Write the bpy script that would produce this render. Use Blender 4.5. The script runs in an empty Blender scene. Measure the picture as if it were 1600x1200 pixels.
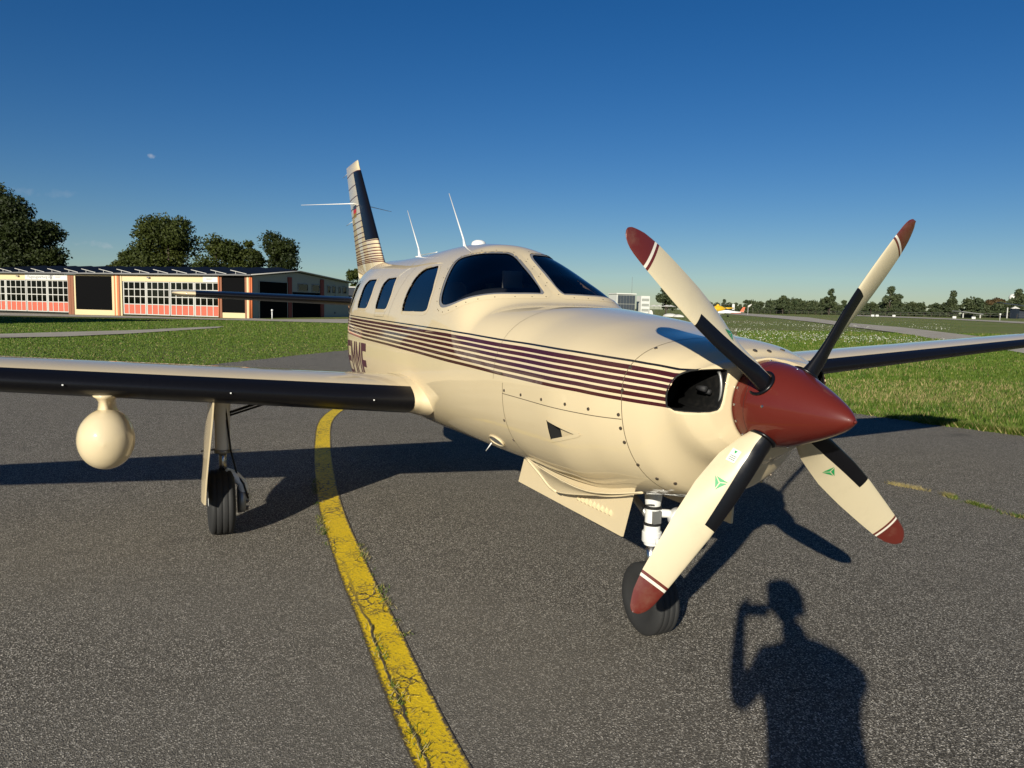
import bpy, math, random
import numpy as np
from mathutils import Vector, Matrix
rng = np.random.default_rng(7); random.seed(7)
S = bpy.context.scene; COL = S.collection
# ------------------------------------------------------------------ camera
CAM = np.array([3.0931, -2.2099, 1.6388]); FPX = 1183.2
_y, _p, _r = math.radians(155.932), math.radians(-5.842), math.radians(1.307)
FW = np.array([math.cos(_p)*math.cos(_y), math.cos(_p)*math.sin(_y), math.sin(_p)])
RT0 = np.array([math.sin(_y), -math.cos(_y), 0]); UP0 = np.cross(RT0, FW)
RT = RT0*math.cos(_r)+UP0*math.sin(_r); UP = -RT0*math.sin(_r)+UP0*math.cos(_r)
FH = np.array([math.cos(_y), math.sin(_y)]); RH = np.array([math.sin(_y), -math.cos(_y)])
cd = bpy.data.cameras.new('camera'); co = bpy.data.objects.new('camera', cd); COL.objects.link(co)
m = Matrix.Identity(4)
for i in range(3): m[i][0], m[i][1], m[i][2], m[i][3] = RT[i], UP[i], -FW[i], CAM[i]
co.matrix_world = m
cd.sensor_width = 36; cd.lens = 36*FPX/1600; cd.clip_start = .03; cd.clip_end = 8000
S.camera = co
# ------------------------------------------------------------------ light
TOSUN = np.array([.6944, -.6262, .3544]); TOSUN /= np.linalg.norm(TOSUN)
EL = math.asin(TOSUN[2]); ROT = math.atan2(TOSUN[0], TOSUN[1])
W = bpy.data.worlds.new('World'); S.world = W; W.use_nodes = True
wn = W.node_tree; wn.nodes.clear()
sky = wn.nodes.new('ShaderNodeTexSky'); sky.sky_type = 'NISHITA'; sky.sun_disc = False
sky.sun_elevation = EL; sky.sun_rotation = ROT; sky.altitude = 300; sky.air_density = 1.0; sky.dust_density = .12; sky.ozone_density = 4.5
bg = wn.nodes.new('ShaderNodeBackground'); wo = wn.nodes.new('ShaderNodeOutputWorld')
bg.inputs['Strength'].default_value = .05
hs = wn.nodes.new('ShaderNodeHueSaturation'); hs.inputs['Saturation'].default_value = 1.27; hs.inputs['Hue'].default_value = .509
wn.links.new(sky.outputs[0], hs.inputs['Color'])
def wisp(col, px, py, rx, ry, amt):       # a thin far cloud in one direction of the sky
    d = FW+RT*(px-800)/FPX-UP*(py-600)/FPX; d /= np.linalg.norm(d); r_ = np.cross(d, (0, 0, 1)); r_ /= np.linalg.norm(r_); u_ = np.cross(r_, d)
    tc = wn.nodes.new('ShaderNodeTexCoord'); acc = None
    for ax, s in ((r_, rx), (u_, ry)):
        dt = wn.nodes.new('ShaderNodeVectorMath'); dt.operation = 'DOT_PRODUCT'; dt.inputs[1].default_value = tuple(ax/s); wn.links.new(tc.outputs['Generated'], dt.inputs[0])
        sb = wn.nodes.new('ShaderNodeMath'); sb.operation = 'POWER'; sb.inputs[1].default_value = 2
        of = wn.nodes.new('ShaderNodeMath'); of.operation = 'SUBTRACT'; of.inputs[1].default_value = float(d@(ax/s)); wn.links.new(dt.outputs['Value'], of.inputs[0]); ab = wn.nodes.new('ShaderNodeMath'); ab.operation = 'ABSOLUTE'; wn.links.new(of.outputs[0], ab.inputs[0]); wn.links.new(ab.outputs[0], sb.inputs[0])
        if acc is None: acc = sb.outputs[0]
        else:
            ad = wn.nodes.new('ShaderNodeMath'); ad.operation = 'ADD'; wn.links.new(acc, ad.inputs[0]); wn.links.new(sb.outputs[0], ad.inputs[1]); acc = ad.outputs[0]
    no = wn.nodes.new('ShaderNodeTexNoise'); no.inputs['Scale'].default_value = 90; no.inputs['Detail'].default_value = 5; wn.links.new(tc.outputs['Generated'], no.inputs['Vector'])
    m1 = wn.nodes.new('ShaderNodeMath'); m1.operation = 'MULTIPLY_ADD'; m1.inputs[1].default_value = 2.2; wn.links.new(no.outputs['Fac'], m1.inputs[0]); 
    ng = wn.nodes.new('ShaderNodeMath'); ng.operation = 'MULTIPLY_ADD'; ng.inputs[1].default_value = -1; ng.inputs[2].default_value = 0; wn.links.new(acc, ng.inputs[0]); wn.links.new(ng.outputs[0], m1.inputs[2])
    mr = wn.nodes.new('ShaderNodeMapRange'); mr.inputs['From Min'].default_value = .75; mr.inputs['From Max'].default_value = 1.45; mr.inputs['To Max'].default_value = amt; wn.links.new(m1.outputs[0], mr.inputs['Value'])
    # away from the wisp the squared distance swamps the noise, so nothing else of the sky changes
    mx = wn.nodes.new('ShaderNodeMix'); mx.data_type = 'RGBA'; wn.links.new(mr.outputs[0], mx.inputs[0]); wn.links.new(col, mx.inputs[6]); mx.inputs[7].default_value = (8.5, 8.8, 9.4, 1); return mx.outputs[2]
c_ = hs.outputs['Color']
for w_ in ((236, 243, .012, .0055, .75), (140, 382, .045, .007, .28), (60, 300, .06, .008, .12)): c_ = wisp(c_, *w_)
wn.links.new(c_, bg.inputs['Color']); wn.links.new(bg.outputs[0], wo.inputs['Surface'])
sd = bpy.data.lights.new('sun', 'SUN'); sd.energy = 5.0; sd.angle = math.radians(.53); sd.color = (1, .94, .80)
so = bpy.data.objects.new('sun', sd); COL.objects.link(so)
so.rotation_euler = Vector(TOSUN).to_track_quat('Z', 'Y').to_euler()
S.view_settings.view_transform = 'Standard'; S.view_settings.look = 'None'
S.view_settings.exposure = .36; S.view_settings.gamma = 1; S.view_settings.use_curve_mapping = False
S.render.engine = 'CYCLES'
# ------------------------------------------------------------------ materials
def principled(name, col, rough=.5, metal=0, coat=0, spec=.5):
    mt = bpy.data.materials.new(name); mt.use_nodes = True
    b = mt.node_tree.nodes['Principled BSDF']
    b.inputs['Base Color'].default_value = (*col, 1); b.inputs['Roughness'].default_value = rough
    b.inputs['Metallic'].default_value = metal; b.inputs['Coat Weight'].default_value = coat
    b.inputs['Coat Roughness'].default_value = .025; b.inputs['Specular IOR Level'].default_value = spec
    return mt, mt.node_tree, b
def N(nt, t, **kw):
    n = nt.nodes.new(t)
    for k, v in kw.items():
        if k in n.inputs: n.inputs[k].default_value = v
        else: setattr(n, k, v)
    return n
def objco(nt): return N(nt, 'ShaderNodeTexCoord').outputs['Object']
def geoco(nt): return N(nt, 'ShaderNodeNewGeometry').outputs['Position']
def noise(nt, vec, scale, detail=3, rough=.55):
    n = N(nt, 'ShaderNodeTexNoise', Scale=scale, Detail=detail, Roughness=rough); nt.links.new(vec, n.inputs['Vector']); return n
def ramp(nt, fac, stops, interp='LINEAR'):
    r = N(nt, 'ShaderNodeValToRGB'); e = r.color_ramp.elements; r.color_ramp.interpolation = interp
    e[0].position, e[0].color = stops[0][0], (*stops[0][1], 1); e[1].position, e[1].color = stops[1][0], (*stops[1][1], 1)
    for p, c in stops[2:]:
        q = e.new(p); q.color = (*c, 1)
    nt.links.new(fac, r.inputs['Fac']); return r.outputs['Color']
def mixc(nt, f, a, b, mode='MIX'):
    x = N(nt, 'ShaderNodeMix', data_type='RGBA', blend_type=mode)
    for s, v in ((0, f), (6, a), (7, b)):
        if hasattr(v, 'is_linked'): nt.links.new(v, x.inputs[s])
        else: x.inputs[s].default_value = v if s == 0 else (*v, 1)
    return x.outputs[2]
def math_(nt, op, a, b=None, c=None):
    x = N(nt, 'ShaderNodeMath', operation=op)
    for i, v in enumerate((a, b, c)):
        if v is None: continue
        if hasattr(v, 'is_linked'): nt.links.new(v, x.inputs[i])
        else: x.inputs[i].default_value = v
    return x.outputs[0]
def bump(nt, h, b, strength=.3, dist=.01):
    n = N(nt, 'ShaderNodeBump', Strength=strength, Distance=dist); nt.links.new(h, n.inputs['Height']); nt.links.new(n.outputs[0], b.inputs['Normal'])
def attr(nt, name): return N(nt, 'ShaderNodeAttribute', attribute_name=name).outputs['Fac']
def weathered(name, col, rough=.5, metal=0, coat=0, var=.12, scale=3, grime=(.3, .25, .2), spec=.5):
    mt, nt, b = principled(name, col, rough, metal, coat, spec)
    p = geoco(nt); n1 = noise(nt, p, scale, 5).outputs['Fac']; n2 = noise(nt, p, scale*14, 3).outputs['Fac']
    c = mixc(nt, math_(nt, 'MULTIPLY', n1, var), col, tuple(x*.55 for x in col))
    c = mixc(nt, math_(nt, 'MULTIPLY', math_(nt, 'SUBTRACT', n2, .5), var*.5), c, grime)
    nt.links.new(c, b.inputs['Base Color'])
    nt.links.new(math_(nt, 'MULTIPLY_ADD', n2, .12, rough-.06), b.inputs['Roughness'])
    return mt
CREAM = (.645, .53, .335); BURG = (.050, .008, .010)
def cream_mat():
    mt, nt, b = principled('cream paint', CREAM, .5, 0, 1.0, .15)
    v = attr(nt, 'stripe'); k = (.006, .007, .01)
    st = [(0, CREAM), (.1, k)]
    # stripe attribute: 0.1 .. 0.9 spans the band from top to bottom
    seq = [(0, k), (.05, CREAM), (.115, BURG), (.222, CREAM), (.269, BURG), (.367, CREAM), (.418, BURG), (.518, CREAM), (.576, BURG), (.68, CREAM), (.736, BURG), (.845, CREAM), (.91, BURG), (1, CREAM)]
    col = ramp(nt, v, [(0, CREAM), (.1, k)] + [(.1+.8*a, c) for a, c in seq[1:]], 'CONSTANT')
    col = mixc(nt, math_(nt, 'GREATER_THAN', attr(nt, 'painted'), .5), CREAM, col)
    p = geoco(nt)
    d = noise(nt, p, 2.2, 5, .6).outputs['Fac']; d2 = noise(nt, p, 30, 2).outputs['Fac']
    col = mixc(nt, math_(nt, 'MULTIPLY', ramp_f(nt, d, .45, .75), .10), col, (.42, .32, .2))
    nt.links.new(col, b.inputs['Base Color'])
    nt.links.new(math_(nt, 'MULTIPLY_ADD', d2, .10, .45), b.inputs['Roughness'])
    w = noise(nt, p, 3.5, 2, .4).outputs['Fac']
    bump(nt, w, b, .10, .02)
    return mt
def ramp_f(nt, f, a, b_):
    x = N(nt, 'ShaderNodeMapRange'); x.inputs['From Min'].default_value = a; x.inputs['From Max'].default_value = b_
    nt.links.new(f, x.inputs['Value']); return x.outputs[0]
M = {}
M['cream'] = cream_mat()
M['burg'] = weathered('burgundy gloss', (.105, .0135, .0085), .45, 0, .6, .08, 5, (.1, .02, .02), .2)
M['black'] = weathered('black rubber boot', (.005, .005, .0065), .30, 0, 0, .3, 6, (.02, .02, .02), .3)
M['gap'] = principled('dark gap', (.004, .004, .004), .8)[0]
M['seam'] = principled('dark seam line', (.10, .075, .045), .7)[0]  # dark brown line colour of the panel joints
M['dark'] = weathered('dark interior', (.018, .018, .020), .7, 0, 0, .3)
M['duct'] = weathered('black duct', (.006, .006, .006), .55, 0, 0, .3)
M['liner'] = weathered('cabin liner', (.05, .047, .044), .8)
M['tan'] = weathered('tan leather', (.42, .27, .17), .5)
M['white'] = weathered('white gloss', (.74, .74, .72), .35, 0, .3, .15, 8)
M['metal'] = weathered('steel', (.55, .55, .56), .25, 1, 0, .2, 20)
M['alu'] = weathered('dull aluminium', (.35, .35, .34), .45, .7, 0, .3, 20)
M['screw'] = weathered('screw head', (.16, .13, .10), .4, .7, 0, .4, 60)
M['seal'] = principled('grey seal', (.16, .16, .17), .5)[0]
M['tyre'] = weathered('tyre rubber', (.020, .020, .020), .75, 0, 0, .5, 9, (.10, .09, .08))
M['green'] = principled('green print', (.02, .30, .09), .4)[0]
M['red'] = principled('red print', (.45, .02, .02), .5)[0]
M['gold'] = principled('gold print', (.28, .17, .02), .5)[0]
M['paper'] = principled('pale sticker', (.68, .72, .62), .4)[0]
M['ink'] = principled('grey print', (.16, .16, .17), .5)[0]
def glass(name, tint):
    mt = bpy.data.materials.new(name); mt.use_nodes = True; nt = mt.node_tree; nt.nodes.clear()
    o = N(nt, 'ShaderNodeOutputMaterial'); mx = N(nt, 'ShaderNodeMixShader'); t = N(nt, 'ShaderNodeBsdfTransparent', Color=(*tint, 1)); g = N(nt, 'ShaderNodeBsdfGlossy', Roughness=.02)
    f = N(nt, 'ShaderNodeFresnel', IOR=1.45)
    nt.links.new(f.outputs[0], mx.inputs[0]); nt.links.new(t.outputs[0], mx.inputs[1]); nt.links.new(g.outputs[0], mx.inputs[2]); nt.links.new(mx.outputs[0], o.inputs['Surface'])
    return mt
M['glass'] = glass('tinted acrylic', (.58, .60, .62)); M['pane'] = glass('hangar glass', (.35, .38, .38))
# ------------------------------------------------------------------ mesh helpers
def obj(name, V, F, mat, parent=None, smooth=True, fm=None, attrs=None, loc=None, **tags):
    me = bpy.data.meshes.new(name)
    V = np.asarray(V, float).reshape(-1, 3); me.from_pydata(V.tolist(), [], [list(map(int, f)) for f in F])
    for k in (mat if isinstance(mat, (list, tuple)) else [mat]): me.materials.append(M[k] if isinstance(k, str) else k)
    if fm is not None: me.polygons.foreach_set('material_index', np.asarray(fm, dtype=np.int32))
    me.polygons.foreach_set('use_smooth', np.full(len(me.polygons), bool(smooth)))
    for k, a in (attrs or {}).items():
        at = me.attributes.new(k, 'FLOAT', 'POINT'); at.data.foreach_set('value', np.asarray(a, dtype=np.float32))
    me.update()
    o = bpy.data.objects.new(name, me); COL.objects.link(o)
    if parent: o.parent = parent
    if loc is not None: o.location = loc
    for k, v in tags.items(): o[k] = v
    return o
def big(name, V, nper, mat, parent=None, fm=None, mats=None, **tags):   # fast mesh of equal-sized faces, unshared vertices
    V = np.asarray(V, np.float32).reshape(-1, 3); n = len(V)//nper
    me = bpy.data.meshes.new(name); me.vertices.add(len(V)); me.vertices.foreach_set('co', V.ravel())
    me.loops.add(len(V)); me.loops.foreach_set('vertex_index', np.arange(len(V), dtype=np.int32))
    me.polygons.add(n); me.polygons.foreach_set('loop_start', np.arange(0, len(V), nper, dtype=np.int32))
    for k in (mats or [mat]): me.materials.append(M[k])
    if fm is not None: me.polygons.foreach_set('material_index', np.asarray(fm, dtype=np.int32))
    me.update(calc_edges=True)
    o = bpy.data.objects.new(name, me); COL.objects.link(o)
    if parent: o.parent = parent
    for k, v in tags.items(): o[k] = v
    return o
def empty(name, label, cat, loc=(0, 0, 0), rz=0, group=None):
    o = bpy.data.objects.new(name, None); COL.objects.link(o); o.location = loc; o.rotation_euler = (0, 0, rz); o.empty_display_size = .2
    o['label'] = label; o['category'] = cat
    if group: o['group'] = group
    return o
class MB:
    def __init__(s): s.V = []; s.F = []; s.m = []
    def add(s, V, F, m=0):
        b = len(s.V); s.V += [tuple(map(float, v)) for v in V]; s.F += [[i+b for i in f] for f in F]; s.m += [m]*len(F); return s
    def box(s, lo, hi, m=0, M4=None):
        x0, y0, z0 = lo; x1, y1, z1 = hi
        v = np.array([(x0, y0, z0), (x1, y0, z0), (x1, y1, z0), (x0, y1, z0), (x0, y0, z1), (x1, y0, z1), (x1, y1, z1), (x0, y1, z1)], float)
        if M4 is not None: v = v@M4[:3, :3].T+M4[:3, 3]
        return s.add(v, [(3, 2, 1, 0), (4, 5, 6, 7), (0, 1, 5, 4), (1, 2, 6, 5), (2, 3, 7, 6), (3, 0, 4, 7)], m)
    def tube(s, pts, rad, n=10, m=0, cap=True, closed=False):
        P = np.asarray(pts, float); k = len(P); R = np.full(k, rad, float) if np.isscalar(rad) else np.asarray(rad, float)
        T = np.gradient(P, axis=0) if not closed else np.roll(P, -1, 0)-np.roll(P, 1, 0)
        T /= np.linalg.norm(T, axis=1)[:, None]+1e-12
        u = np.cross(T[0], (0, 0, 1.)); u = np.cross(T[0], (1., 0, 0)) if np.linalg.norm(u) < .2 else u
        b = len(s.V)
        for i in range(k):
            u = u-T[i]*(u@T[i]); u = u/np.linalg.norm(u); w = np.cross(T[i], u)
            for j in range(n):
                a = 2*math.pi*j/n; s.V.append(tuple(P[i]+R[i]*(u*math.cos(a)+w*math.sin(a))))
        for i in range(k if closed else k-1):
            i2 = (i+1) % k
            for j in range(n):
                s.F.append([b+i*n+j, b+i*n+(j+1) % n, b+i2*n+(j+1) % n, b+i2*n+j]); s.m.append(m)
        if cap and not closed:
            s.F += [[b+j for j in range(n)][::-1], [b+(k-1)*n+j for j in range(n)]]; s.m += [m, m]
        return s
    def lathe(s, prof, org, axis, n=32, m=0):   # prof: (along, radius)
        axis = np.asarray(axis, float); axis /= np.linalg.norm(axis); u = np.cross(axis, (0, 0, 1.))
        if np.linalg.norm(u) < .2: u = np.cross(axis, (0, 1., 0))
        u /= np.linalg.norm(u); w = np.cross(axis, u); b = len(s.V)
        for a, r in prof:
            for j in range(n):
                t = 2*math.pi*j/n; s.V.append(tuple(np.asarray(org)+axis*a+r*(u*math.cos(t)+w*math.sin(t))))
        for i in range(len(prof)-1):
            for j in range(n): s.F.append([b+i*n+j, b+i*n+(j+1) % n, b+(i+1)*n+(j+1) % n, b+(i+1)*n+j]); s.m.append(m)
        for i, rev in ((0, True), (len(prof)-1, False)):
            if prof[i][1] > 1e-4: f = [b+i*n+j for j in range(n)]; s.F.append(f[::-1] if rev else f); s.m.append(m)
        return s
    def out(s, name, mat, parent=None, smooth=True, **k): return obj(name, s.V, s.F, mat, parent, smooth, fm=s.m if isinstance(mat, (list, tuple)) else None, **k)
def grid_faces(nu, nv, wrap_u=False, wrap_v=False):
    F = []
    for i in range(nu if wrap_u else nu-1):
        for j in range(nv if wrap_v else nv-1):
            a, b = i, (i+1) % nu; c, d = j, (j+1) % nv; F.append((a*nv+c, b*nv+c, b*nv+d, a*nv+d))
    return F
def autosmooth(o, ang=35):
    me = o.data
    try: me.set_sharp_from_angle(angle=math.radians(ang))
    except Exception: pass
    return o
def copy_tree(o, parent=None):
    c = o.copy(); COL.objects.link(c)
    if parent: c.parent = parent
    for ch in [x for x in bpy.data.objects if x.parent == o]: copy_tree(ch, c)
    return c
# gently tilted field around the level apron
def gz(X, Y):
    dx = X-CAM[0]; dy = Y-CAM[1]; D = np.hypot(dx, dy); L = dx*RH[0]+dy*RH[1]
    t = np.clip((D-14)/30, 0, 1); t = t*t*(3-2*t); return .008*L*t
def spot(px, depth):       # ground point seen in column px at a depth in metres
    q = CAM[:2]+FH*depth+RH*(px-800)/FPX*depth
    return np.array([q[0], q[1], float(gz(q[0], q[1]))])
def inpoly(P, poly):
    x, y = P[:, 0], P[:, 1]; poly = np.asarray(poly); r = np.zeros(len(P), bool); j = len(poly)-1
    for i in range(len(poly)):
        xi, yi = poly[i]; xj, yj = poly[j]
        r ^= ((yi > y) != (yj > y)) & (x < (xj-xi)*(y-yi)/(yj-yi+1e-15)+xi); j = i
    return r
# ================================================================== SETTING
def ground_mats():
    mt, nt, b = principled('field grass', (.06, .09, .02), .85, spec=.2); p = geoco(nt)
    a = noise(nt, p, .05, 4).outputs['Fac']; c = noise(nt, p, 1.2, 5, .65).outputs['Fac']; f = noise(nt, p, 22, 3, .7).outputs['Fac']
    g1 = ramp(nt, c, [(.3, (.115, .155, .030)), (.7, (.215, .245, .060))])
    g2 = mixc(nt, ramp_f(nt, a, .42, .66), g1, (.24, .22, .085))
    g3 = mixc(nt, math_(nt, 'MULTIPLY', ramp_f(nt, f, .35, .7), .5), g2, (.070, .100, .018))
    nt.links.new(g3, b.inputs['Base Color']); bump(nt, f, b, .9, .06); M['grass'] = mt
    mt, nt, b = principled('asphalt', (.06, .057, .052), .9, spec=.12); p = geoco(nt)
    v = N(nt, 'ShaderNodeTexVoronoi', Scale=185.0); nt.links.new(p, v.inputs['Vector'])
    sep = N(nt, 'ShaderNodeSeparateColor'); nt.links.new(v.outputs['Color'], sep.inputs[0])
    base = ramp(nt, sep.outputs[0], [(.0, (.036, .032, .026)), (.5, (.110, .099, .082)), (.78, (.20, .18, .15)), (.9, (.42, .385, .32)), (.97, (.62, .57, .49))])
    big_ = noise(nt, p, .35, 4).outputs['Fac']; med = noise(nt, p, 4, 4, .6).outputs['Fac']
    base = mixc(nt, math_(nt, 'MULTIPLY', ramp_f(nt, big_, .35, .7), .45), base, (.165, .149, .123))
    base = mixc(nt, math_(nt, 'MULTIPLY', ramp_f(nt, med, .5, .8), .30), base, (.078, .070, .058))
    pt = noise(nt, p, .13, 5, .6).outputs['Fac']; base = mixc(nt, math_(nt, 'MULTIPLY', ramp_f(nt, pt, .5, .62), .28), base, (.20, .185, .158))
    st_ = noise(nt, p, 1.1, 2, .5).outputs['Fac']; base = mixc(nt, math_(nt, 'MULTIPLY', ramp_f(nt, st_, .66, .78), .45), base, (.045, .040, .034))
    nt.links.new(base, b.inputs['Base Color'])
    h = math_(nt, 'ADD', v.outputs['Distance'], math_(nt, 'MULTIPLY', sep.outputs[1], .4)); bump(nt, h, b, .8, .004); M['asphalt'] = mt
    mt, nt, b = principled('old taxiway', (.16, .145, .12), .9, spec=.2); p = geoco(nt)
    n_ = noise(nt, p, .4, 6, .7).outputs['Fac']
    nt.links.new(ramp(nt, n_, [(.3, (.30, .27, .22)), (.7, (.46, .41, .335))]), b.inputs['Base Color']); M['taxi'] = mt
    mt, nt, b = principled('worn yellow paint', (.5, .34, .02), .6, spec=.3)
    uv = N(nt, 'ShaderNodeUVMap').outputs['UV']; p = geoco(nt)
    n1 = noise(nt, p, 9, 5, .65); sc = N(nt, 'ShaderNodeVectorMath', operation='MULTIPLY'); sc.inputs[1].default_value = (12, 2.2, 1); nt.links.new(uv, sc.inputs[0])
    ad = N(nt, 'ShaderNodeVectorMath', operation='ADD'); nt.links.new(sc.outputs[0], ad.inputs[0])
    sm = N(nt, 'ShaderNodeVectorMath', operation='SCALE'); sm.inputs['Scale'].default_value = 1.1; nt.links.new(n1.outputs['Color'], sm.inputs[0]); nt.links.new(sm.outputs[0], ad.inputs[1])
    vo = N(nt, 'ShaderNodeTexVoronoi', feature='DISTANCE_TO_EDGE', Scale=1.0); nt.links.new(ad.outputs[0], vo.inputs['Vector'])
    crack = ramp_f(nt, vo.outputs['Distance'], .07, .015)
    sx = N(nt, 'ShaderNodeSeparateXYZ'); nt.links.new(uv, sx.inputs[0])
    n2 = noise(nt, p, 5, 4).outputs['Fac']; n3 = noise(nt, p, 60, 3, .7).outputs['Fac']; n4 = noise(nt, p, 1.3, 3).outputs['Fac']
    lng = math_(nt, 'ABSOLUTE', math_(nt, 'SUBTRACT', math_(nt, 'ADD', sx.outputs[1], math_(nt, 'MULTIPLY', n2, .35)), .44))
    longc = math_(nt, 'MULTIPLY', ramp_f(nt, lng, .060, .018), ramp_f(nt, sx.outputs[0], 13.0, 14.2))
    crack = math_(nt, 'MULTIPLY', crack, ramp_f(nt, n4, .44, .56))
    wear = ramp_f(nt, math_(nt, 'ADD', n3, math_(nt, 'MULTIPLY', n2, .5)), .80, .98)
    edge = ramp_f(nt, math_(nt, 'ADD', math_(nt, 'ABSOLUTE', math_(nt, 'SUBTRACT', sx.outputs[1], .5)), math_(nt, 'MULTIPLY', n3, .26)), .52, .60)
    hole = math_(nt, 'MAXIMUM', math_(nt, 'MAXIMUM', crack, longc), math_(nt, 'MAXIMUM', math_(nt, 'MULTIPLY', wear, .85), edge))
    yel = mixc(nt, n2, (.86, .60, .012), (.66, .45, .014)); yel = mixc(nt, math_(nt, 'MULTIPLY', ramp_f(nt, n3, .45, .8), .5), yel, (.22, .15, .02))
    nt.links.new(mixc(nt, hole, yel, (.085, .070, .050)), b.inputs['Base Color']); bump(nt, math_(nt, 'SUBTRACT', n3, hole), b, .8, .006); M['yellow'] = mt
    for nm, c1, c2 in (('blade', (.060, .125, .012), (.140, .195, .028)), ('straw', (.27, .23, .09), (.42, .34, .15))):
        mt, nt, b = principled('grass '+nm, c1, .6, spec=.25)
        oi = noise(nt, geoco(nt), 3, 2).outputs['Fac']
        nt.links.new(mixc(nt, ramp_f(nt, oi, .35, .65), c1, c2), b.inputs['Base Color'])
        tr = N(nt, 'ShaderNodeBsdfTranslucent'); nt.links.new(mixc(nt, ramp_f(nt, oi, .35, .65), c1, c2), tr.inputs['Color'])
        mx = N(nt, 'ShaderNodeMixShader', Fac=.3); o = nt.nodes['Material Output']
        nt.links.new(b.outputs[0], mx.inputs[1]); nt.links.new(tr.outputs[0], mx.inputs[2]); nt.links.new(mx.outputs[0], o.inputs['Surface']); M[nm] = mt
    M['flower'] = principled('white petals', (.62, .62, .52), .7)[0]
ground_mats()
rad = np.concatenate([[0], np.geomspace(2, 4000, 90)]); ang = np.linspace(0, 2*np.pi, 145)[:-1]
RR, AA = np.meshgrid(rad[1:], ang, indexing='ij'); X = CAM[0]+RR*np.cos(AA); Y = CAM[1]+RR*np.sin(AA)
V = np.stack([X, Y, gz(X, Y)-.03], -1).reshape(-1, 3); V[:, 2] = np.where(RR.ravel() > 1000, np.clip(V[:, 2], -3, 3.0), V[:, 2])
F = grid_faces(90, 144, False, True); n0 = len(V); V = np.vstack([V, [[CAM[0], CAM[1], -.03]]])
F += [(n0, j, (j+1) % 144) for j in range(144)]
obj('grass_field', V, F, 'grass', kind='structure')
def drape(name, poly, mat, dz, step=None, **t):    # polygon laid on the ground, triangulated finely
    import bmesh
    bm = bmesh.new(); vs = [bm.verts.new((x, y, 0)) for x, y in poly]; bm.faces.new(vs)
    if step:
        P = np.array(poly); 
        for ax in (0, 1):
            for c in np.arange(P[:, ax].min()+step, P[:, ax].max(), step):
                n = [0, 0, 0]; n[ax] = 1; p = [0, 0, 0]; p[ax] = c
                bmesh.ops.bisect_plane(bm, geom=bm.verts[:]+bm.edges[:]+bm.faces[:], plane_co=p, plane_no=n)
    bmesh.ops.triangulate(bm, faces=bm.faces[:]); bmesh.ops.recalc_face_normals(bm, faces=bm.faces[:])
    for v in bm.verts: v.co.z = float(gz(v.co.x, v.co.y))+dz
    if sum(f.normal.z for f in bm.faces) < 0: bmesh.ops.reverse_faces(bm, faces=bm.faces[:])
    me = bpy.data.meshes.new(name); bm.to_mesh(me); bm.free(); me.materials.append(M[mat])
    o = bpy.data.objects.new(name, me); COL.objects.link(o)
    for k, v in t.items(): o[k] = v
    return o
def wob(a, b, n, s):      # an uneven edge between two points
    a, b = np.array(a, float), np.array(b, float); t = np.linspace(0, 1, n)[:-1, None]; p = a+(b-a)*t; nr = np.array([-(b-a)[1], (b-a)[0]]); nr /= np.linalg.norm(nr)
    k = rng.normal(0, s, n-1); k[0] = 0; return (p+nr*k[:, None]).tolist()
APRON = wob((14, 13.6), (-3.6, 8.69), 40, .03)+wob((-3.6, 8.69), (-4.9, 8.32), 6, .02)+[(-4.9, 8.32), (-8, 7.9), (-13, 9), (-21, 14), (-30, 20), (-33, 14)]+wob((-33, 10.7), (-23.6, 3.34), 14, .04)+wob((-23.6, 3.34), (-19.2, -.14), 12, .03)+wob((-19.2, -.14), (-16.3, -2.34), 10, .03)+wob((-16.3, -2.34), (4, -18.7), 40, .04)+[(4, -18.7), (14, -20)]
drape('apron', APRON, 'asphalt', 0.0, 3, kind='structure')
PATHS = [[(-39.1, -9.7), (-41.6, -7.4), (-44, -4.6), (-49.3, -1.2), (-52.2, .9), (-48.7, .3), (-39.35, -4.3), (-35.85, -6.7), (-34.6, -8.9), (-27, -30), (-31, -33)],
         [(-77.8, 2.6), (-80.5, 5.5), (-76.0, 6.6), (-88, 34), (-82, 36), (-62.4, 11.25), (-70.2, 4.1), (-78.5, -5.2), (-86.6, -18), (-104, -45), (-116, -40), (-104.5, -21.3)]]
drape('footpath', PATHS[0], 'taxi', .015, 3, kind='structure')
drape('hangar_forecourt', PATHS[1], 'taxi', .02, 3, kind='structure')
TAXI = [(-383, 320), (-209, 193), (-141, 143), (-76, 85.5), (-54.2, 69.2), (-38, 54.6), (-28, 46), (-12, 33), (-10, 24), (-25, 37.2), (-39.9, 50.5), (-56, 63.4), (-80, 83), (-125, 117), (-250, 206)]
drape('taxiway', TAXI, 'taxi', .03, 6, kind='structure')
FARST = [(-277, 313), (-158, 216), (-99, 161), (-50, 118), (-44, 98), (-82, 133), (-129, 177), (-204, 231), (-270, 290)]
drape('runway_strip', FARST, 'taxi', .035, 8, kind='structure')
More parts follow.
